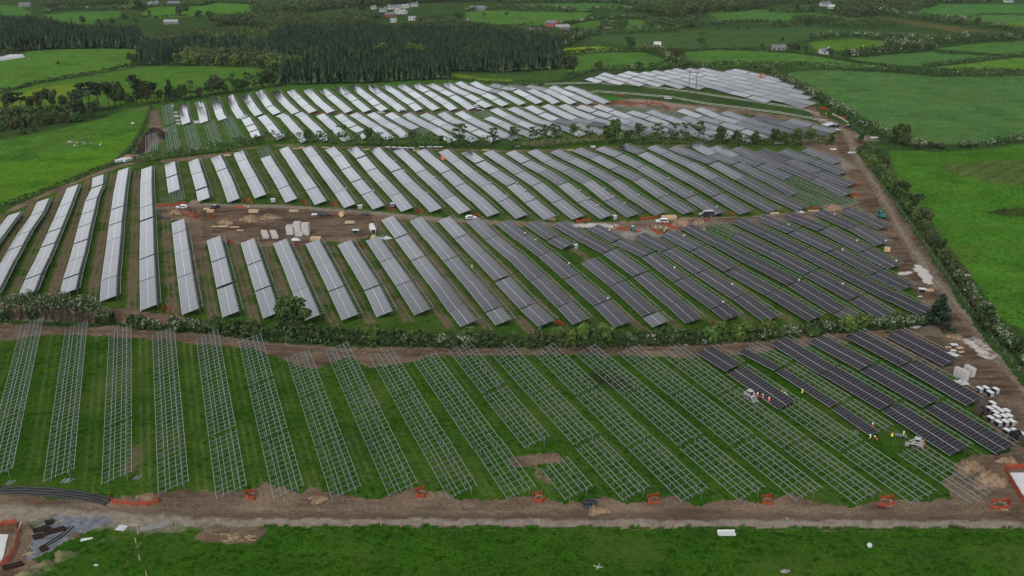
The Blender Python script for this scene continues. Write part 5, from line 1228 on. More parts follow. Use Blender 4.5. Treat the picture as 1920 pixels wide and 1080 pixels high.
for i, (s, h, lab) in enumerate((
    ('304,590 306,580 311,576 316,582 318,590', 1.2, 'orange netting at the foot of the seventh middle row'), ('1040,608 1048,606 1056,611', 1.1, 'orange netting in the gap behind the front hedge, centre'), ('1332,612 1338,606 1344,612', 1.1, 'orange netting behind the front hedge, right of centre'),
    ('390,404 396,412 401,409 404,404', 1.1, 'orange netting at the third row left of the dirt yard'), ('297,388 310,387 330,384 348,382', 1.2, 'long orange netting at the left end of the yard track'), ('324,408 327,395 336,398 352,407', 1.2, 'orange netting on the near side of the trench by the silver car'), ('354,393 358,404 366,408 364,394', 1.2, 'orange netting on the right side of the trench by the silver car'),
    ('366,412 372,408 376,404', 1.0, 'short orange netting beyond the trench by the silver car'), ('440,389 452,390 464,388', 1.0, 'orange netting beside the yard track, left'), ('454,382 460,376 470,377 474,384', 1.1, 'orange netting at the end of the fourth pale row'), ('565,382 570,379 575,383', 1.1, 'orange netting left of the sixth pale row'),
    ('618,387 625,383 632,386', 1.1, 'orange netting left of the seventh pale row'), ('728,397 734,393 740,396', 1., 'orange netting beside the dark parked car in the yard'), ('780,400 787,396 793,401', 1.1, 'orange netting at the tenth pale row'), ('888,407 893,403 900,407', 1.1, 'orange netting at the twelfth pale row'),
    ('425,457 430,453 437,456', 1., 'small orange netting at the top of the ninth middle row'), ('553,462 557,458 560,462', 1., 'small orange netting at the top of the tenth middle row'), ('675,464 678,460 682,465', 1., 'small orange netting at the top of the twelfth middle row'), ('752,412 756,419 760,424', 1., 'small orange netting at the top of the fourteenth middle row'),
    ('1080,417 1092,416 1106,414', 1.1, 'orange netting by the white puddle on the yard track'), ('1200,412 1215,411 1235,408', 1.1, 'orange netting before the pale crates'), ('1150,427 1170,432 1190,435 1202,438', 1.2, 'long orange netting beside the portable toilet'), ('1216,424 1222,432 1232,438 1242,440', 1.2, 'orange netting on the near side of the worked pit'), ('1240,420 1252,424 1266,430 1272,436', 1.2, 'orange netting behind the worked pit'),
    ('1298,417 1312,416 1326,414 1330,409', 1.2, 'orange netting along the yard track by the black van'), ('1364,404 1370,401 1376,403', 1., 'small orange netting right of the black van'), ('1517,394 1526,391 1534,393', 1., 'orange netting right of the last yard rows'), ('1596,352 1603,346 1610,351', 1.2, 'upper orange netting beside the haul track'), ('1594,370 1602,366 1612,369', 1.2, 'lower orange netting beside the haul track'),
    ('584,216 592,210 602,214', 1.2, 'orange netting between the two far rows at left'), ('1175,198 1195,196 1215,193', 1.2, 'orange netting left of the red earth pit'), ('1213,200 1222,194 1240,196 1256,208', 1.3, 'orange netting round the red earth pit'), ('1155,181 1162,179 1170,181', 1.2, 'orange netting beside the farthest racks'), ('1146,196 1158,193 1180,191', 1.2, 'orange netting at the end of the far cluster'),
    ('1536,203 1545,204 1553,207', 1.3, 'orange barrier net across the far end of the haul track'), ('1568,221 1578,222 1586,224', 1.3, 'second orange barrier net across the far haul track'))):
    net(s, h, lab)
pit('1214,198 1225,194 1240,198 1250,206 1235,208 1220,205', 1, 'large reddish earth pit beside the curved far track')
pit('1228,432 1240,427 1255,431 1262,436 1246,440', 1, 'muddy pit with timber edging where workers stand')
pit('328,404 345,398 352,403 345,408', 1, 'muddy trench pit beside the silver car')
def slab(s, z, label):
    P = [at(*p) for p in pl(s)]; mb = MB(); n = len(P); mb.add([(p[0], p[1], p[2] - .1) for p in P] + [(p[0], p[1], p[2] + z) for p in P], [tuple(range(n, 2 * n))] + [(i, (i + 1) % n, n + (i + 1) % n, n + i) for i in range(n)])
    return tag(mb.build('concrete_slab', M['concrete']), label, 'concrete slab')
slab('-30,1002 16,1003 12,1018 8,1038 3,1056 -30,1056', .12, 'pale concrete slab at the bottom left corner')
slab('1893,887 1940,887 1940,944 1916,926', .12, 'pale concrete slab inside netting at the right edge')
def mound(px, py, wpx, hpx, label, m='soil', asp=.7):
    p = at(px, py); w = wpx / ppm(py) / 2; h = hgt(hpx, py); k, n = 7, 16; vs = []; fs = []
    for j in range(k):
        f = j / (k - 1); r_ = w * (1 - f) ** .8
        for i in range(n):
            a = 2 * math.pi * i / n; q = 1 + .22 * math.sin(3 * a + px) + rng.uniform(-.16, .16); x, y = math.cos(a) * r_ * q, math.sin(a) * r_ * q * asp
            z0 = tz(p[0] + x, p[1] + y) - p[2]; vs.append((x, y, z0 - .05 + h * (1 - (1 - f) ** 1.6) * (1 + rng.uniform(-.28, .28))))
    fs = [(j * n + i, j * n + (i + 1) % n, (j + 1) * n + (i + 1) % n, (j + 1) * n + i) for j in range(k - 1) for i in range(n)] + [tuple((k - 1) * n + i for i in range(n))]
    o = link('soil_mound', MB().add(vs, fs).mesh('soil_mound', M[m])); o.location = p; o.data.polygons.foreach_set('use_smooth', [True] * len(fs)); return tag(o, label, 'soil mound')
for x, y, w, h, lab in ((1818, 880, 50, 16, 'brown soil mound at the end of the last bare rack'), (1850, 905, 62, 20, 'pale brown soil mound under the far end of the last bare rack'), (1890, 866, 40, 10, 'low soil mound at the right edge beside the dark table'), (425, 418, 30, 8, 'grey brown soil mound at the left of the dirt yard'), (470, 412, 40, 8, 'low soil mound behind the timber packs in the dirt yard'),
                        (505, 408, 40, 6, 'flat soil mound in the middle of the dirt yard'), (1280, 422, 40, 12, 'brown soil mound beside the worked pit'), (1310, 420, 30, 8, 'small soil mound left of the orange netting by the black van'), (1560, 391, 40, 8, 'soil mound at the right end of the yard track'), (1120, 958, 40, 9, 'soil heap beside the loop of black pipe'), (330, 401, 26, 8, 'soil heap beside the trench by the silver car'),
                        (365, 380, 22, 5, 'soil heap at the end of the second pale row'), (275, 932, 36, 5, 'low heap of earth behind the long sagging netting'), (245, 296, 40, 6, 'earth bank at the end of the left tree hedge'), (1178, 440, 40, 6, 'grey chippings heap beside the portable toilet'), (1207, 437, 26, 6, 'second grey chippings heap beside the worked pit'), (597, 936, 40, 5, 'low reddish earth heap at the bottom track'), (1790, 632, 36, 5, 'low heap of earth at the foot of the conifer')):
    mound(x, y, w, h, lab, 'stone' if 'chippings' in lab else 'soil')
for x, y, w, h, lab in ((120, 1043, 46, 8, 'weedy earth heap at the top of the bank by the gravel'), (85, 1062, 44, 8, 'weedy earth heap in the middle of the bank by the gravel'), (55, 1078, 46, 8, 'weedy earth heap at the bottom left edge')):
    mound(x, y, w, h, lab, 'weedy')
mound(1745, 622, 70, 9, 'heap of cut branches at the foot of the conifer', 'branch'); mound(140, 1005, 22, 6, 'small heap of twigs at the edge of the gravel', 'branch')

# ------------------------------------------------------------------ site goods
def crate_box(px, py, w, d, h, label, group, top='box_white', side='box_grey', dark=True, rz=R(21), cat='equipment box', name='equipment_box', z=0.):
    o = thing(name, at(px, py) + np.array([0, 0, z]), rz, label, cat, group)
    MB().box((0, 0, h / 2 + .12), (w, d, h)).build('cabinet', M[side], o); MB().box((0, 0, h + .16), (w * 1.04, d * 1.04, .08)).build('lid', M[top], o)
    if dark: MB().box((-w / 2 - .012, 0, h / 2 + .12), (.03, d * .92, h * .9)).build('dark_side', M['black'], o)  # near-black plate over one face of the box
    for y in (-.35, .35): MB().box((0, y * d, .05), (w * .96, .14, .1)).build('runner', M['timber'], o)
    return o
def P6(x, y): return 1680 + x / 8, 700 + y / 8
for i, (x, y) in enumerate(((1240, 285), (1335, 278), (1400, 345), (1485, 298))):
    crate_box(*P6(x, y), 1.0, 1.4, 1.1, f'white and black equipment box of the four by the haul track, {WORDS[i]} from left', 'four equipment boxes by the haul track')
for i, (x, y) in enumerate(((1435, 500), (1395, 580), (1475, 565), (1480, 640), (1560, 620), (1645, 615), (1410, 725), (1500, 700), (1605, 700), (1680, 690), (1520, 785), (1625, 780), (1720, 775))):
    row = ('back', 'second', 'second', 'third', 'third', 'third', 'fourth', 'fourth', 'fourth', 'fourth', 'front', 'front', 'front')[i]; col_ = (0, 0, 1, 0, 1, 2, 0, 1, 2, 3, 0, 1, 2)[i]
    crate_box(*P6(x, y), 1.0, 1.4, 1.0, f'white topped equipment box, {WORDS[col_]} from left in the {row} row of the large cluster', 'large cluster of equipment boxes')
for i, (x, y) in enumerate(((1650, 925), (1760, 925), (1885, 985))):
    crate_box(*P6(x, y), 1.0, 1.4, 1.2, f'equipment box behind the black cable reels at the right edge, {WORDS[i]} from left', 'equipment boxes behind the reels')
def carton_stack(px, py, w, d, n, hh, label, group=None, m='carton', rz=0.):
    o = thing('carton_stack', at(px, py), rz, label, 'carton stack', group)
    for y in (-.3, .3): MB().box((0, y * d, .06), (w, .15, .12)).build('runner', M['timber'], o)
    for k in range(n): MB().box((rng.uniform(-.03, .03), rng.uniform(-.03, .03), .12 + hh * (k + .5)), (w, d, hh - .02)).build('carton', M[m], o)
    return o
for i, (x, y) in enumerate(((1794, 706), (1801, 709), (1808, 713), (1812, 702), (1820, 706))):
    carton_stack(x, y, 1.15, 1.35, 2, 1.15, f'tall pale carton stack by the top dark table, {WORDS[i]} from left', 'pale carton stacks by the haul track', 'carton', R(21))
k_ = 0
for col_, x0 in enumerate((495, 512)):
    for r_ in range(6):
        carton_stack(x0 + r_ * .9, 436 + r_ * 2.2, 2.2, .85, 1, .75 if r_ < 5 else .9, f'low white carton pack, {WORDS[r_]} from back in the {"left" if col_ == 0 else "right"} line of the dirt yard', 'low white carton packs in the yard', 'carton')
for x, y, n, lab in ((545, 439, 3, 'white carton stack at the left of the tall yard stacks'), (559, 438, 4, 'tallest white carton stack in the middle of the yard'), (574, 440, 4, 'broad tall white carton stack at the right of the yard stacks'), (562, 442, 1, 'low white carton pack before the tall yard stacks')):
    carton_stack(x, y, 2.5, 2.4, n, 1.05, lab)
for i, (x, y) in enumerate(((697, 428), (699, 432), (701, 436))): crate_box(x, y, 2.3, 1.5, 1.3, f'teal banded white equipment box in the yard, {WORDS[i]} from back', 'three boxes stacked beside the yard', dark=(i == 2), rz=R(90), side='box_white')
crate_box(667, 437, 1.3, 2.3, 1.1, 'lone white box with a black front in the yard', None, rz=R(90))
for i, x in enumerate((727, 739, 750, 761, 772)): crate_box(x, 281 + i * .4, 1.6, 2.2, 1.3, f'white and teal box before the tree hedge, {WORDS[i]} from left', 'white and teal boxes before the tree hedge', 'wrap', rz=R(64))
for i, x in enumerate((791, 805, 816, 825)): crate_box(x, 279, 1.2, 2.2, .9, f'low white and black box before the tree hedge, {WORDS[i]} from left', 'low boxes before the tree hedge', rz=R(90))
crate_box(970, 278, 1.2, 2.2, .9, 'lone low white box before the dark hedge under thin trees', None, rz=R(90)); crate_box(1112, 277, 1.2, 2.2, .7, 'lone low white box further right before the dark hedge', None, rz=R(90), dark=False)
for i, (x, y) in enumerate(((224, 303), (231, 302), (239, 302))): carton_stack(x, y, 1.6, 4.6, 1, 1.1, f'long white wrapped pack beside the left end of the tree hedge, {WORDS[i]} from left', 'long white packs at the hedge end', 'wrap', R(-21))
for i, (x, y) in enumerate(((330, 212), (331, 218), (332, 220), (334, 227), (335, 233))): carton_stack(x, y, 2.6, 1.2, 1, .7, f'white carton pack beside the farthest bare rack, {WORDS[i]} from back', 'carton packs by the farthest bare rack', 'carton')
crate_box(324, 201, 1.6, 1.6, 1., 'dark box with a white lid beside the farthest bare rack', None); carton_stack(369, 231, 3.0, 1.6, 1, 1.1, 'white pack at the end of the second far row', None, 'wrap')
crate_box(1320, 645, 1.25, 1.1, 1.25, 'lone grey white equipment box before the front hedge', None, rz=R(-10)); crate_box(1728, 549, 1.3, 2.0, 1.2, 'white box with black side at the right end of the middle rows', None, rz=R(70))
crate_box(1079, 466, 1.2, 1.2, 1.3, 'white box under the corner of the short middle table', None); crate_box(512, 379, 1.8, 1.2, 1.2, 'white box at the end of the fourth pale row', None); crate_box(675, 391, 1.8, 1.2, 1.2, 'white box at the end of the eighth pale row', None); crate_box(1152, 411, 1.4, 1.4, 1.3, 'dark box with white lid at the seventeenth pale row', None)
crate_box(1663, 471, 1.8, 1.6, 1.1, 'brown timber crate with pale top beside the haul track', None, 'timber', 'reelwood', False, R(-20), 'crate', 'timber_crate')
crate_box(1254, 411, 5.2, 2.2, 1.1, 'long pale timber pack beside the yard track', None, 'timber', 'timber', False, R(5), 'timber pack', 'timber_pack')
def timber_pack(px, py, w, d, n, label, m='timber', rz=0., group=None):
    o = thing('timber_pack', at(px, py), rz, label, 'timber pack', group)
    for k in range(n):
        for j in range(4): MB().box((rng.uniform(-.15, .15), (j - 1.5) * d / 4, .1 + k * .2), (w * rng.uniform(.9, 1.05), d / 4 - .04, .17), rz=rng.uniform(-.05, .05)).build('plank', M[m], o)
    return o
for i, (x, y, w, d, n, lab) in enumerate(((476, 398, 3.6, 1.6, 5, 'tall pale timber pack at the top of the yard'), (505, 405, 3.2, 1.4, 2, 'low pale timber pack right of the tall one'), (420, 425, 3.4, 1.0, 2, 'grey white plank pile left of the carton packs'), (440, 426, 3.4, .9, 1, 'thin plank pile beside the grey white one'), (404, 425, 3.0, .8, 1, 'thin weathered plank pile at the left of the yard'),
    (551, 396, 3.4, 1.6, 2, 'brown pallet by the yard track'), (656, 418, 3.4, 1.6, 3, 'cut pale timber pile beside the cable reel in the yard'), (592, 449, 3.6, 2.6, 4, 'broken pale pallets at the top of the eleventh middle row'), (395, 397, 2.6, 1.6, 4, 'pale orange timber packs by the left end of the yard track'), (388, 393, 2.2, 1.2, 3, 'smaller pale timber pack behind the pale orange one'),
    (1033, 412, 3.4, 1.2, 4, 'pale timber pack at the fifteenth pale row'), (1452, 401, 3.4, 1.0, 3, 'white plank pack at the last yard rows'), (1525, 396, 4.0, .8, 2, 'thin white plank pack right of the last yard rows'), (1741, 545, 3.0, 1.4, 2, 'pale timber beside the white box at the haul track'), (427, 292, 3.0, 1.6, 3, 'pale timber pack at the left of the tree hedge'), (555, 279, 3.4, 1.4, 2, 'pale timber pack before the dark tree hedge'),
    (566, 278, 2.8, 1.4, 3, 'second pale timber pack before the dark tree hedge'), (610, 277, 3.2, 1.2, 2, 'thin pale timber pack before the dark tree hedge'), (687, 281, 3.2, 1.2, 2, 'thin pale pack left of the white and teal boxes'), (781, 283, 3.2, 1.2, 2, 'thin pale pack right of the white and teal boxes'), (911, 282, 3.2, 1.2, 2, 'thin pale pack in the gap of the hedge'), (1070, 282, 3.2, 1.0, 2, 'thin pale pack further right in the gap of the hedge'),
    (1283, 646, 3.0, .8, 1, 'orange planks lying before the front hedge'), (450, 432, 2.4, 1.0, 1, 'pale boards lying in the yard'), (700, 445, 1.6, 4.5, 1, 'pale boards beside the white plastic heap in the yard'))):
    timber_pack(x, y, w, d, n, lab)
def sheet_heap(px, py, w, label, m='wrap', n=9, name='plastic_sheeting', cat='plastic sheeting'):
    mb = MB()
    for i in range(n):
        x, y = rng.uniform(-w / 2, w / 2), rng.uniform(-w / 3, w / 3); s = rng.uniform(.25, .55) * min(w, 2.2); h = rng.uniform(.15, .55)
        mb.hexa([(x - s, y - s * .7, 0), (x + s, y - s * .5, 0), (x + s * .8, y + s * .7, 0), (x - s * .9, y + s * .6, 0), (x - s * .5, y - s * .3, h), (x + s * .4, y - s * .35, h * .8), (x + s * .3, y + s * .4, h * .6), (x - s * .5, y + s * .3, h * 1.1)])
    o = mb.build(name, M[m]); o.location = at(px, py); return tag(o, label, cat)
for x, y, w, lab in ((722, 446, 3.4, 'large heap of white plastic wrap at the thirteenth middle row'), (552, 449, 2.6, 'heap of white plastic wrap before the white carton stacks'), (1785, 664, 2.4, 'heap of white plastic wrap at the end of the top dark table'), (1802, 718, 2., 'heap of white wrap behind the second dark table'), (1718, 613, 2.4, 'pieces of white card before the front hedge at right'), (1462, 269, 3., 'white sheeting under the trees of the tree hedge'),
                     (1500, 397, 2., 'pale cover at the end of the last yard rows'), (590, 402, 1.5, 'small white scrap in the yard'), (462, 387, 1.4, 'white scrap beside the yard track'), (1567, 243, 3., 'pale flat scrap on the haul track junction'), (1640, 258, 3., 'white scraps beside the dark tree at the haul track'), (1597, 286, 2.4, 'bright white scrap on the haul track'), (1563, 280, 2., 'pale scraps left of the haul track'), (250, 231, 1.4, 'pale scrap on the track end by the left racks')):
    sheet_heap(x, y, w, lab)
for i, (x, y, w, d, m, lab) in enumerate(((1789, 646, 1.8, 1.3, 'wrap', 'white board on top of the scattered sheets by the haul track'), (1778, 651, 1.4, .9, 'timber', 'tan card sheet left of the white board'), (1800, 652, 1.9, 1.2, 'timber', 'tan card sheet right of the white board'), (1788, 657, 1.3, 1.1, 'wrap', 'white square sheet below the scattered boards'), (1803, 660, 1.7, .8, 'timber', 'long tan card below the scattered boards'),
    (1838, 653, 1.6, 1.1, 'timber', 'tan card sheet lying on the haul track'), (1720, 625, 1.2, .8, 'timber', 'reddish card sheet before the right end of the hedge'), (1727, 628, 1.0, .7, 'timber', 'small tan card at the right end of the hedge'), (1898, 792, 2.0, 1.6, 'timber', 'flat pale pallet beside the large cable reel'), (228, 990, 1.7, 1.5, 'wrap', 'white square sheet lying in the grass by the gate'), (157, 1012, 1.0, .8, 'wrap', 'white scrap sheet beside the gravel bank'), (164, 1011, 1.6, .5, 'box_white', 'bent grey metal sheet beside the gravel bank'),
    (1695, 567, 1.5, .8, 'wrap', 'white sheet beside the last middle row'), (1725, 556, 1.4, .8, 'wrap', 'second white sheet beside the last middle row'), (180, 1060, .7, .4, 'wrap', 'tiny white scrap in the bottom left grass'), (1795, 700, 1.2, .8, 'timber', 'small tan card under the top dark table'))):
    o = MB().box((0, 0, .05), (w, d, .06), rz=rng.uniform(-.6, .6)).hexa([(-w * .3, -d * .3, .08), (w * .25, -d * .3, .08), (w * .3, d * .25, .08), (-w * .3, d * .3, .08), (-w * .28, -d * .2, .13), (w * .2, -d * .25, .12), (w * .2, d * .2, .11), (-w * .2, d * .25, .14)]).build('loose_sheet', M[m]); o.location = at(x, y); tag(o, lab, 'loose sheet')
def reel(px, py, r, w, label, rz, side='bark', core='black', flat=False):
    o = thing('cable_reel', at(px, py), rz, label, 'cable reel')
    for s in (-1, 1):
        MB().tube([(s * w / 2 - .06, 0, r), (s * w / 2 + .06, 0, r)], r, 20).build('flange', M[side], o)
    MB().tube([(-w / 2 + .06, 0, r), (w / 2 - .06, 0, r)], r * .78, 18).build('cable_winding', M[core], o); MB().tube([(-w / 2 - .1, 0, r), (w / 2 + .1, 0, r)], .12, 8).build('hub', M['steel_dark'], o)
    return o
reel(1835, 777, 1.15, 1.3, 'large cable reel with grey flanges by the large box cluster', R(15)); reel(1902, 826, 1.2, 1.2, 'black cable reel before the equipment boxes at the right edge', R(20), 'black'); reel(1918, 835, 1.2, 1.2, 'grey cable reel at the right edge behind the last dark table', R(10))
reel(641, 406, 1.0, .8, 'timber cable reel with its side showing in the yard', R(75), 'reelwood')
def coil_heap(px, py, w, label):
    o = MB()
    for i in range(6):
        x, y = (i % 3 - 1) * w * .33 + rng.uniform(-.2, .2), (i // 3 - .5) * 1.0; n = 12; r_ = .62
        for k in range(2): o.tube([(x + r_ * math.cos(a), y + r_ * math.sin(a), .25 + .35 * k + .1 * math.sin(a + i)) for a in [6.2832 * j / n for j in range(n + 1)]], .2, 6)
    q = o.build('pipe_coil', M['duct']); q.location = at(px, py); return tag(q, label, 'pipe coil')
coil_heap(607, 404, 4.2, 'heap of black pipe coils in the middle of the yard'); coil_heap(684, 404, 1.8, 'black pipe coils beside the green patch in the yard'); coil_heap(1105, 948, 1.2, 'loop of black pipe lying by the bottom track')
def ducting(s, label, n=6, r_=.16, spread=.4):
    P = [at(*p) for p in pl(s)]; mb = MB()
    for k in range(n):
        pts = []
        for i in range(len(P) - 1):
            d = (P[i + 1] - P[i]); nn = np.array([-d[1], d[0], 0]) / np.hypot(d[0], d[1])
            for f in np.linspace(0, 1, 6, endpoint=False):
                q = P[i] + d * f + nn * ((k - n / 2) * spread + .12 * math.sin(f * 6 + k * 2 + i)); q[2] = tz(q[0], q[1]) + r_ + (.15 if k % 2 else 0) + .05 * math.sin(f * 5 + k); pts.append(q)
        mb.tube(pts, r_, 6)
    return tag(mb.build('black_ducting', M['duct']), label, 'ducting')
ducting('-30,918 0,920 60,921 120,925 170,933 212,943', 'long bundle of black ducting lying above the bottom track at left')
ducting('300,396 298,404 306,409 322,409', 'short black ducting curving round the left row by the yard', 4); ducting('362,378 376,370 372,358', 'black ducting climbing beside the second pale row', 3)
ducting('1180,384 1200,395 1212,402', 'black ducting between the pale rows by the crates', 4, .2); 
for i, (s, lab) in enumerate((('75,1027 95,1016 115,1003 132,987', 'long rusty rail lying on the gravel, upper one'), ('81,1027 100,1018 120,1005 139,987', 'long rusty rail lying on the gravel, lower one'))):
    P = [at(*p) for p in pl(s)]; mb = MB()
    for a, b in zip(P, P[1:]): mb.bar(a + (0, 0, .12), b + (0, 0, .12), .14, .14)
    tag(mb.build('rusty_rail', M['rust']), lab, 'rail')
for x, y, w, lab in ((78, 994, 2.6, 'dark brown log pile at the left of the gravel'), (103, 997, 3.4, 'bundle of dark brown beams in the middle of the gravel'), (72, 1008, 1.6, 'small dark brown heap at the left of the gravel'), (94, 981, 1.4, 'dark heap at the top of the gravel'), (83, 1031, 1.2, 'dark lump at the foot of the rails'), (25, 1063, 3., 'dark beam heap below the left concrete slab')):
    o = MB()
    for k in range(6): a = R(28) + rng.uniform(-.06, .06); yy = (k % 3 - 1) * .3; zz_ = .15 + .24 * (k // 3); o.bar((-w / 2 * math.cos(a) + yy, -w / 2 * math.sin(a) - yy, zz_), (w / 2 * math.cos(a) + yy, w / 2 * math.sin(a) - yy, zz_), .24)
    q = o.build('beam_pile', M['rust']); q.location = at(x, y); tag(q, lab, 'beam pile')
for i, (x, y, k) in enumerate(((102, 982, 1), (42, 1042, 1), (49, 1042, 1), (241, 987, 1), (250, 985, 2), (32, 1000, 0))):
    o = MB().bar((0, 0, .1), ((.3, 1.1, 1.6)[k], (1.6, .9, -.7)[k], (1.5, .12, .5)[k]), .12).build('timber_stake', M['timber']); o.location = at(x, y)
    tag(o, ('pale stake beside the dark heap on the gravel', 'left one of two pale stakes below the gravel', 'right one of two pale stakes below the gravel', 'pale stake leaning near the field gate', 'second pale stake near the field gate', 'white stake at the corner of the left netting')[i], 'stake')
o = MB()
for k in range(16):
    a = rng.uniform(-.5, .5); x, y = rng.uniform(-2.6, 3.4), rng.uniform(-.9, .9); L = rng.uniform(.7, 1.8); o.tube([(x - L / 2 * math.cos(a), y - L / 2 * math.sin(a), .15), (x + L / 2 * math.cos(a), y + L / 2 * math.sin(a), .15 + rng.uniform(0, .25))], .12, 6)
q = o.build('log_pile', M['timber_old']); q.location = at(440, 1010); tag(q, 'scattered pale log pile at the edge of the near pasture', 'log pile')
q = thing('water_trough', at(1362, 1003), R(3), 'white metal water trough in the near pasture', 'trough')
MB().prism([(-.45, .15), (.45, .15), (.55, .75), (.47, .75), (.38, .25), (-.38, .25), (-.47, .75), (-.55, .75)], -1.55, 1.55).build('basin', M['box_white'], q); q.rotation_euler = (0, 0, R(90))
for y in (-1.1, 1.1): MB().box((0, y, .07), (.9, .15, .15)).build('foot', M['stone'], q)
o = MB().dome((0, 0, .42), (.48, .48, .42)).dome((0, 0, .42), (.48, .48, -.42)).tube([(0, 0, .8), (0, 0, .95)], [.14, .12], 8).build('white_drum', M['wrap']); o.location = at(1628, 1024); o.rotation_euler = (.5, .3, 0); tag(o, 'round white plastic drum lying in the near pasture', 'drum')
o = MB().dome((0, 0, -.1), (.75, .45, .6), n=9, k=3).dome((.7, .2, -.1), (.4, .3, .35), n=7, k=3).build('grey_rock', M['stone']); o.location = at(1471, 1072); tag(o, 'grey rock lying in the near pasture at the bottom edge', 'rock')
q = thing('quadcopter_drone', at(1121, 1067) + np.array([0, 0, .35]), .4, 'small white four-armed drone low over the near pasture', 'drone')
MB().box((0, 0, .1), (.5, .3, .18), top=.8).build('body', M['white_paint'], q)
for a, b in ((1, 1), (1, -1), (-1, 1), (-1, -1)):
    MB().bar((a * .15, b * .1, .12), (a * .5, b * .4, .16), .07).tube([(a * .5, b * .4, .14), (a * .5, b * .4, .26)], .06, 8).build('arm', M['white_paint'], q); MB().box((a * .5, b * .4, .27), (.5, .05, .015), rz=a * b * .6).build('propeller', M['wrap'], q); MB().bar((a * .15, b * .15, .08), (a * .2, b * .2, -.33), .03).build('leg', M['white_paint'], q)
# inverters hung at the high edge of the tables
inv = None; IV = [(900 + x / 4.8, 420 + y / 4.8) for x, y in ((800, 358), (1150, 672), (500, 145), (405, 85), (868, 192), (1750, 397), (1165, 60), (1832, 108))] + [(1250 + x / 4.8, 380 + y / 4.8) for x, y in ((335, 245), (155, 300), (70, 588), (508, 898), (588, 738), (1190, 702), (1100, 200), (1510, 110), (1710, 345), (1583, 427), (1583, 735))] + \
     [(1450 + x / 4.8, 420 + y / 4.8) for x, y in ((1010, 155), (1105, 338))] + [(620 + x / 4.8, 230 + y / 4.8) for x, y in ((575, 350), (660, 435), (865, 638), (1440, 543), (1585, 662), (1680, 545), (1755, 610), (1828, 675), (990, 543), (935, 492), (385, 615), (135, 597))] + [(960 + x / 4.8, 230 + y / 4.8) for x, y in ((610, 612), (690, 685), (830, 597), (915, 665), (1010, 730), (775, 748), (1140, 655), (1395, 647), (1615, 628), (1845, 762), (1410, 505), (1730, 412))]
for i, (x, y) in enumerate(IV):
    p = at(x, y, 2.0); lab = 'small white inverter box at the high edge of a ' + ('middle' if y > 405 else 'pale yard') + ' solar table'
    if inv is None:
        inv = thing('inverter_box', p, R(-26), lab, 'inverter', 'inverter boxes on the tables'); MB().box((0, 0, .12), (.36, .9, .3)).build('casing', M['box_grey'], inv); MB().box((.05, 0, .34), (.45, 1.0, .05)).build('hood', M['box_white'], inv); MB().box((-.1, 0, -.7), (.08, .08, 1.4)).build('bracket', M['steel_dark'], inv)
    else: dup(inv, p, R(-26) + rng.uniform(-.2, .2), lab, 'inverter boxes on the tables')

# ------------------------------------------------------------------ vehicles
def wheel(parent, x, y, r_, w):
    t = MB().tube([(x, y - w / 2, r_), (x, y + w / 2, r_)], r_, 14).build('wheel', M['rubber'], parent)
    MB().tube([(x, y - w / 2 - .02, r_), (x, y + w / 2 + .02, r_)], r_ * .55, 10).build('rim', M['silver'], t)
def car(px, py, rz, paint, label, kind='hatch'):
    o = thing('parked_van' if kind == 'van' else 'parked_car', at(px, py), rz, label, 'van' if kind == 'van' else 'car')
    if kind == 'van':
        body = [(-2.7, .45), (2.65, .45), (2.7, .9), (2.3, 1.15), (1.7, 1.3), (1.0, 2.15), (.7, 2.3), (-2.55, 2.3), (-2.7, 2.1)]; glass = [(1.62, 1.32), (1.02, 2.05), (.1, 2.05), (.1, 1.32)]; W2, wx, wr = .98, (1.75, -1.7), .36
    elif kind == 'suv':
        body = [(-2.25, .4), (2.2, .4), (2.25, .8), (2.1, .98), (1.1, 1.08), (.55, 1.65), (.3, 1.72), (-1.75, 1.74), (-2.15, 1.1), (-2.25, .8)]; glass = [(1.0, 1.1), (.5, 1.6), (-1.65, 1.64), (-1.95, 1.1)]; W2, wx, wr = .93, (1.4, -1.35), .37
    else:
        body = [(-2.05, .35), (2.05, .35), (2.1, .65), (1.95, .82), (1.05, .93), (.4, 1.42), (.1, 1.48), (-1.2, 1.46), (-1.85, 1.02), (-2.08, .9)]; glass = [(.95, .96), (.36, 1.38), (-1.15, 1.4), (-1.65, 1.0)]; W2, wx, wr = .88, (1.3, -1.25), .32
    MB().prism(body, -W2, W2, 0, .16).build('body', M[paint], o, False)
    for s in (-1, 1):
        ys = s * (W2 - .05); MB().prism(glass, min(ys, ys + s * .02) - .04, max(ys, ys + s * .02) + .015).build('side_window', M['glass'], o)
        MB().box((body[2][0] - .06, s * (W2 - .25), body[2][1] + .02), (.16, .32, .16)).build('headlight', M['lamp'], o); MB().box((body[0][0] + .02, s * (W2 - .2), .95), (.1, .22, .22)).build('tail_light', M['red_paint'], o)
        for x in wx: wheel(o, x, s * (W2 - .1), wr, .24)
    g0, g1 = glass[0], glass[1]
    MB().hexa([(g0[0] + .06, -W2 + .16, g0[1]), (g0[0] + .06, W2 - .16, g0[1]), (g0[0] + .1, W2 - .16, g0[1] + .03), (g0[0] + .1, -W2 + .16, g0[1] + .03), (g1[0] + .06, -W2 + .25, g1[1]), (g1[0] + .06, W2 - .25, g1[1]), (g1[0] + .1, W2 - .25, g1[1] + .03), (g1[0] + .1, -W2 + .25, g1[1] + .03)]).build('windscreen', M['glass'], o)
    return o
car(341, 391, R(-172), 'silver', 'silver hatchback parked by the left end of the yard track'); car(405, 390, R(80), 'dkpaint', 'dark car seen from behind on the yard track near the timber packs')
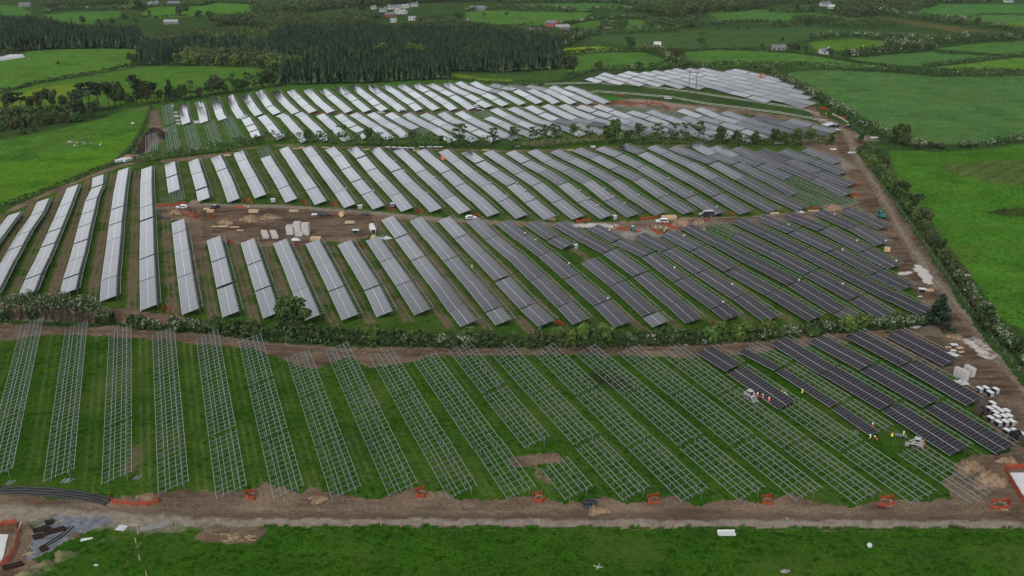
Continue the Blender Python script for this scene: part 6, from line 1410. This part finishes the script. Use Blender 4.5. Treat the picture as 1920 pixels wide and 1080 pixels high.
car(736, 388, R(95), 'dkpaint', 'dark parked car with grey windows between the pale row ends', 'suv'); car(883, 411, R(8), 'silver', 'silver car half hidden behind the top of a middle row'); car(1241, 418, R(178), 'silver', 'silver estate car beside the worked pit', 'suv'); car(1324, 406, R(183), 'dkpaint', 'black van on the yard track', 'van')
car(1591, 240, R(20), 'dkpaint', 'dark car at the top of the haul track', 'suv'); car(1569, 238, R(10), 'dkpaint', 'small dark vehicle beside the last far table'); car(900, 209, R(10), 'dkpaint', 'dark vehicle between far rows, right of the pale van', 'suv'); car(894, 203, R(60), 'white_paint', 'white van parked between the two far rows', 'van')
car(756, 210, R(15), 'dkpaint', 'dark vehicle at the end of a far row, left of centre', 'suv'); car(715, 213, R(5), 'white_paint', 'white pickup at the end of a far row, left of centre'); car(1138, 195, R(30), 'dkpaint', 'dark vehicle at the end of the far cluster'); car(1252, 186, R(-10), 'white_paint', 'pale car on the grass beside the tape fences', 'suv')
def tracks(o, L, w, gauge, r_):
    for s in (-1, 1):
        y = s * gauge / 2; pr = [(L / 2 - r_ + r_ * math.cos(a), r_ + r_ * math.sin(a)) for a in np.linspace(-math.pi / 2, math.pi / 2, 7)] + [(-L / 2 + r_ + r_ * math.cos(a), r_ + r_ * math.sin(a)) for a in np.linspace(math.pi / 2, 3 * math.pi / 2, 7)]
        MB().prism(pr, y - w / 2, y + w / 2).build('track', M['rubber'], o)
def digger(px, py, rz, paint, label, sc=1.0, reach=1.):
    o = thing('excavator', at(px, py), rz, label, 'excavator', None, sc); tracks(o, 2.8, .45, 1.7, .36)
    MB().box((-.35, 0, 1.05), (2.3, 1.85, .6)).box((-1.15, 0, 1.55), (.7, 1.8, .55), top=.85).build('body', M[paint], o)
    c = MB().box((.2, .45, 2.0), (1.2, .85, 1.35), top=.9).build('cab', M[paint], o); MB().box((.3, .45, 2.1), (1.28, .72, .95), top=.92).build('window', M['glass'], c); MB().box((.2, .45, 2.1), (.95, .93, .9), top=.92).build('side_window', M['glass'], c)
    b = MB().bar((.5, -.3, 1.3), (1.8 * reach, -.3, 3.2), .32, .4).bar((1.8 * reach, -.3, 3.2), (2.9 * reach, -.3, 2.9), .28, .34).build('boom', M[paint], o)
    MB().bar((2.9 * reach, -.3, 2.95), (3.2 * reach, -.3, 1.2), .24, .28).build('dipper_arm', M[paint], o); MB().prism([(2.75 * reach, .35), (3.35 * reach, .3), (3.5 * reach, 1.15), (3.0 * reach, 1.2)], -.75, .15).build('bucket', M['steel_dark'], o)
    MB().box((1.55, 0, .4), (.12, 2.0, .5)).build('blade', M['steel_dark'], o); return o
digger(1652, 409, R(110), 'teal', 'teal excavator working beside the haul track', .95, .8); digger(830, 302, R(110), 'orange_paint', 'orange mini excavator between two pale rows', .9); digger(1425, 147, R(30), 'orange_paint', 'orange excavator at the top of the farthest block', 1.1)
def skid(px, py, rz, label, red=False):
    o = thing('skid_loader', at(px, py), rz, label, 'loader')
    if red: tracks(o, 2.2, .36, 1.45, .36)
    else:
        for x in (.62, -.62):
            for s in (-1, 1): wheel(o, x, s * .8, .42, .32)
    MB().prism([(-1.3, .35), (.9, .35), (1.0, .75), (.55, 1.0), (-.5, 1.15), (-1.35, 1.2)], -.62, .62).build('body', M['white_paint'], o)
    if red: MB().box((-1.28, 0, .85), (.24, 1.26, .75)).build('rear_hatch', M['red_paint'], o)
    c = MB()
    for x, y in ((.55, -.55), (.55, .55), (-.55, -.55), (-.55, .55)): c.bar((x, y, .9), (x * .9, y * .95, 2.05), .09)
    c.box((0, 0, 2.08), (1.2, 1.2, .1)); cab = c.build('cab', M['white_paint'], o); MB().box((0, 0, 1.5), (1.0, 1.04, 1.0), top=.95).build('window', M['glass'], cab)
    for s in (-1, 1): MB().bar((-1.2, s * .72, 1.45), (.4, s * .72, 1.5), .14, .2).bar((.4, s * .72, 1.5), (1.5, s * .72, .6), .14, .2).build('lift_arm', M['white_paint'], o)
    MB().prism([(1.45, .1), (2.2, .15), (2.1, .22), (1.6, .25), (1.55, .85), (1.45, .85)], -.85, .85).build('bucket', M['steel'], o); return o
skid(1405, 747, R(-60), 'white skid loader at the end of the unfinished dark table'); skid(1718, 838, R(150), 'white tracked loader with a red rear beside the last bare rack', True)
q = thing('portable_toilet', at(1186, 435), R(10), 'dark green portable toilet with a white roof by the chippings', 'portable toilet')
MB().box((0, 0, 1.1), (1.1, 1.1, 2.1)).build('cabin', M['dkpaint'], q); MB().dome((0, 0, 2.15), (.62, .62, .28), n=8, k=3).build('roof', M['white_paint'], q); MB().box((0, -.56, 1.05), (.8, .05, 1.9)).build('door', M['teal'], q)
q = thing('panel_trolley', at(1688, 823), R(-20), 'flat dark panel trolley between two workers by the tracked loader', 'trolley'); MB().box((0, 0, .85), (2.3, 1.2, .1)).build('deck', M['dkpaint'], q)
for a in (-1, 1):
    for b in (-1, 1): MB().bar((a * 1., b * .5, 0), (a * 1., b * .5, .85), .08).build('leg', M['steel_dark'], q)
q = thing('hunting_platform', at(1856, 612), R(40), 'grey timber stile in the gap of the haul track hedge', 'stile'); q.name = 'timber_stile'
for a in (-.7, .7): MB().box((a, 0, .8), (.14, .14, 1.9)).build('post', M['stone'], q)
MB().box((0, 0, .5), (1.6, .5, .08)).build('step', M['stone'], q); MB().box((0, 0, 1.3), (1.7, .08, .15)).build('rail', M['stone'], q)
# cut rails and offcuts in the grass
for i, (x, y) in enumerate(((10, 910), (113, 906), (121, 906), (250, 900), (1602, 815))):
    o = MB()
    for k in range(4): o.bar((k * .3, 0, .08), (k * .3 + rng.uniform(-.2, .4), 1.6, .1), .09)
    q = o.build('loose_rails', M['steel']); q.location = at(x, y); tag(q, ('loose steel rails below the leftmost bare rack', 'left bundle of loose rails below the second bare rack', 'right bundle of loose rails below the second bare rack', 'loose rails beside the third bare rack', 'small loose rails beside the narrow dark table')[i], 'loose rails')

# ------------------------------------------------------------------ people and animals
def skin_mesh(name, nodes, edges, mats, assign, sub=1):
    me_ = bpy.data.meshes.new(name + '_sk'); me_.from_pydata([n[:3] for n in nodes], edges, []); o = bpy.data.objects.new(name, me_); C.objects.link(o)
    m = o.modifiers.new('s', 'SKIN'); m.use_smooth_shade = True; s2 = o.modifiers.new('u', 'SUBSURF'); s2.levels = sub
    for i, n in enumerate(nodes): me_.skin_vertices[0].data[i].radius = (n[3], n[4] if len(n) > 4 else n[3]); me_.skin_vertices[0].data[i].use_root = (i == 0)
    dg = bpy.context.evaluated_depsgraph_get(); out = bpy.data.meshes.new_from_object(o.evaluated_get(dg)); out.name = name; bpy.data.objects.remove(o)
    out.materials.clear()
    for mm in mats: out.materials.append(mm)
    for p in out.polygons: p.material_index = assign(p.center); p.use_smooth = True
    return out
def person_mesh(pose):
    if pose == 'stand': L = dict(hip=.95, ch=1.38, lean=0, hands=((.27, .05, .82), (-.27, .05, .82)), el=((.30, -.03, 1.10), (-.30, -.03, 1.10)), feet=((.11, .02), (-.11, .02)))
    elif pose == 'reach': L = dict(hip=.95, ch=1.36, lean=.10, hands=((.20, .55, 1.25), (-.20, .55, 1.2)), el=((.30, .25, 1.12), (-.30, .25, 1.12)), feet=((.14, .1), (-.12, -.15)))
    else: L = dict(hip=.82, ch=1.10, lean=.38, hands=((.18, .75, .58), (-.18, .72, .55)), el=((.28, .55, .85), (-.28, .55, .85)), feet=((.16, .05), (-.15, -.05)))
    y = L['lean']; hip, ch = L['hip'], L['ch']; n = [(0, 0, hip, .15, .11), (0, y * .5, (hip + ch) / 2, .15, .11), (0, y, ch, .17, .12), (0, y * 1.12, ch + .13, .065), (0, y * 1.2 + .02, ch + .26, .095, .11), (0, y * 1.22, ch + .36, .075)]
    e = [(0, 1), (1, 2), (2, 3), (3, 4), (4, 5)]
    for s, hd, el, ft in ((1, L['hands'][0], L['el'][0], L['feet'][0]), (-1, L['hands'][1], L['el'][1], L['feet'][1])):
        b = len(n); n += [(s * .20, y, ch + .03, .075), (el[0], el[1], el[2], .055), (hd[0], hd[1], hd[2], .038), (hd[0], hd[1] + .05, hd[2] - .08, .03)]; e += [(2, b), (b, b + 1), (b + 1, b + 2), (b + 2, b + 3)]
        for k, f in enumerate((-.03, -.012, .008, .026)):
            c = len(n); n += [(hd[0] + f, hd[1] + .075, hd[2] - .13 - .012 * (k in (1, 2)), .010), (hd[0] + f, hd[1] + .085, hd[2] - .175 - .012 * (k in (1, 2)), .008)]; e += [(b + 3, c), (c, c + 1)]
        c = len(n); n += [(hd[0] - s * .045, hd[1] + .06, hd[2] - .09, .011)]; e += [(b + 3, c)]
        b = len(n); n += [(s * .10, 0, hip - .05, .10), ((s * .10 + ft[0]) / 2 + s * .01, .05 + ft[1] * .4, hip * .52, .075), (ft[0], ft[1], .10, .052), (ft[0], ft[1] + .17, .045, .045)]; e += [(0, b), (b, b + 1), (b + 1, b + 2), (b + 2, b + 3)]
    hz = min(L['hands'][0][2], 5) ; hy = L['hands'][0][1]
    def asg(c):
        if c.z > ch + .14: return 1
        for h in L['hands']:
            if (c - Vector(h)).length < .17 and (c - Vector((h[0], h[1] + .06, h[2] - .1))).length < .16: return 1
        return 0
    body = skin_mesh('person_' + pose, n, e, [M['cloth'], M['skin']], asg)
    vb = MB(); vs = []
    rings = ((hip - .04, .20, .155, y * .0), (hip + .12, .205, .16, y * .3), ((hip + ch) / 2 + .1, .215, .165, y * .68), (ch - .02, .235, .165, y * .95), (ch + .07, .19, .13, y * 1.05), (ch + .10, .10, .09, y * 1.08))
    for z, rx, ry, yy in rings:
        for i in range(12): a = 6.2832 * i / 12; vs.append((rx * math.cos(a), yy + ry * math.sin(a), z))
    vb.add(vs, [(j * 12 + i, j * 12 + (i + 1) % 12, (j + 1) * 12 + (i + 1) % 12, (j + 1) * 12 + i) for j in range(5) for i in range(12)])
    hc = (0, y * 1.2 + .02, ch + .30)
    hat = MB().dome(hc, (.135, .155, .15), n=12, k=4).prism([(hc[0] + .18 * math.cos(6.2832 * i / 10), hc[2] - .01 + .0 * i) for i in range(1)] or [], 0, 0) if False else MB().dome(hc, (.14, .16, .15), n=12, k=4).dome((hc[0], hc[1] + .04, hc[2]), (.165, .20, .025), n=12, k=2)
    return body, vb, hat
PPL = {p: person_mesh(p) for p in ('stand', 'reach', 'bend')}; PM_ = {}
def person(px, py, rz, pose, vest, hat, label, z=0.):
    b, v, h = PPL[pose]; o = link('person', b); o.location = at(px, py) + np.array([0, 0, z]); o.rotation_euler = (0, 0, rz); s = rng.uniform(.98, 1.06); o.scale = (s,) * 3; tag(o, label, 'person')
    for nm, mb, mt in (('vest', v, vest), ('helmet', h, hat)):
        k = (nm, pose, mt)
        if k not in PM_: PM_[k] = mb.mesh(nm, M[mt]); PM_[k].polygons.foreach_set('use_smooth', [True] * len(PM_[k].polygons))
        link(nm, PM_[k], o)
for a in ((1419.5, 749, .3, 'stand', 'vis_o', 'hat', 'person in an orange vest and white helmet, nearest the white skid loader'), (1430, 752, .8, 'reach', 'vis_o', 'hat', 'person in an orange vest reaching towards the dark table end, middle of three'), (1441, 758, 2.6, 'stand', 'vis_o', 'hat', 'person in an orange vest standing nearest of the three in orange'),
          (1452, 739, 1.2, 'reach', 'vis_y', 'hat', 'person in a yellow vest working at the corner of the unfinished table'), (1466, 742, -1.2, 'stand', 'vis_y', 'hat_r', 'person in a yellow vest and red helmet between the bare rack purlins'), (1475, 746, 1.5, 'bend', 'vis_y', 'hat', 'person in a yellow vest bending over the bare rack beside the unfinished table'), (1503, 743, .4, 'stand', 'vis_y', 'hat', 'person in a yellow vest at the low edge of the narrow dark table'),
          (1635, 806, 2.2, 'reach', 'vis_o', 'hat', 'person in orange and yellow behind the near end of the narrow dark table'), (1630, 828, .6, 'stand', 'vis_y', 'hat', 'person in a yellow vest standing at the near end of the narrow dark table'), (1643, 829, 1.3, 'bend', 'vis_o', 'hat', 'person in an orange vest crouching at the near end of the narrow dark table'),
          (1671, 825, -1., 'reach', 'vis_y', 'hat_r', 'person in a yellow vest at the left end of the panel trolley'), (1693, 823, 1.6, 'stand', 'vis_y', 'hat', 'person in a yellow vest at the right end of the panel trolley'), (885, 507, .4, 'stand', 'vis_y', 'hat', 'person in a pale yellow vest alone beside a middle row'),
          (1229, 433, .9, 'stand', 'vis_y', 'hat', 'person in a yellow vest at the left rim of the worked pit'), (1240, 433, 2., 'bend', 'vis_y', 'hat', 'person in a yellow vest bending in the middle of the worked pit'), (1245, 437, -.5, 'bend', 'vis_y', 'hat', 'person in a yellow vest bending at the near rim of the worked pit'), (1249, 434, -1.6, 'stand', 'vis_y', 'hat', 'person in a yellow vest at the right rim of the worked pit'),
          (1548, 217, .2, 'stand', 'vis_y', 'hat', 'person in a bright yellow vest at the far end of the haul track'), (329, 248, .4, 'bend', 'vis_y', 'hat', 'person in a yellow vest among the far left bare racks')):
    person(*a)
# cattle: deep chest, level back, hocked hind legs, one body each
def cow_mesh(graze):
    n = [(-.65, 0, 1.05, .30, .36), (-.1, 0, 1.02, .36, .42), (.55, 0, 1.03, .31, .42), (.95, 0, 1.12 if not graze else .98, .17, .24)]; e = [(0, 1), (1, 2), (2, 3)]
    if graze: n += [(1.25, 0, .55, .13, .16), (1.42, 0, .28, .12), (1.55, 0, .08, .08)]
    else: n += [(1.25, 0, 1.38, .13, .16), (1.5, 0, 1.36, .12), (1.75, 0, 1.22, .08)]
    e += [(3, 4), (4, 5), (5, 6)]
    for s in (-1, 1):
        b = len(n); n += [(.62, s * .18, .72, .11), (.60, s * .19, .38, .06), (.62, s * .19, .05, .06)]; e += [(2, b), (b, b + 1), (b + 1, b + 2)]
        b = len(n); n += [(-.62, s * .18, .75, .14), (-.80, s * .19, .45, .07), (-.70, s * .19, .05, .06)]; e += [(0, b), (b, b + 1), (b + 1, b + 2)]
        b = len(n); n += [(n[5][0] - .05, s * .2, n[5][2] + .08, .035)]; e += [(5, b)]
    b = len(n); n += [(-1.02, 0, 1.1, .05), (-1.08, 0, .55, .03)]; e += [(0, b), (b, b + 1)]
    return skin_mesh('cow', n, e, [M['cow_b']], lambda c: 0)
cm_ = (cow_mesh(True), cow_mesh(False)); cmw = [m.copy() for m in cm_]
for m in cmw: m.materials[0] = M['cow_w']
for i, (x, y, w, a, gz) in enumerate(((125, 273, 1, 2.4, 0), (131, 269, 0, .2, 1), (137, 271, 1, 3.0, 0), (141, 275, 0, 1., 0), (144, 270, 0, 2.8, 1), (154, 269, 1, .5, 1), (156, 272, 1, 1.2, 0), (159, 272, 0, 2.2, 1), (172, 271, 1, .3, 0), (188, 274, 0, 1.4, 1))):
    o = link('cow', (cmw if w else cm_)[gz]); o.location = at(x, y); o.rotation_euler = (0, 0, a); o.scale = (.85,) * 3
    tag(o, f'{"mostly white" if w else "mostly black"} cow {"grazing" if gz else "standing"} in the left pasture, {WORDS[i]} of the herd from left', 'cow', 'cows in the left pasture')
for i, (x, y) in enumerate(((1062, 88), (1077, 88), (1096, 87), (1124, 87), (55, 113), (40, 116))):
    o = link('cow', cmw[0] if i < 4 else cm_[1]); o.location = at(x, y); o.rotation_euler = (0, 0, i); tag(o, f'pale cow above the yellow field, {WORDS[i]} from left' if i < 4 else ('dark cow at the left end of the pale left pasture', 'darker cow lowest at the left end of the pale left pasture')[i - 4], 'cow', 'cows above the yellow field' if i < 4 else 'cows in the pale left pasture')

# ------------------------------------------------------------------ the air: thin even haze round everything
hm = bpy.data.materials.new('haze_air'); hm.use_nodes = True; t = hm.node_tree; t.nodes.clear()
ho = N(t, 'ShaderNodeOutputMaterial'); pv = N(t, 'ShaderNodeVolumePrincipled'); pv.inputs['Color'].default_value = (.86, .92, 1.0, 1); pv.inputs['Density'].default_value = .000025; pv.inputs['Anisotropy'].default_value = .2
t.links.new(pv.outputs[0], ho.inputs['Volume'])
o = MB().box((0, 1950, 52.5), (10400, 5400, 135)).build('haze', hm); tag(o, kind='stuff')
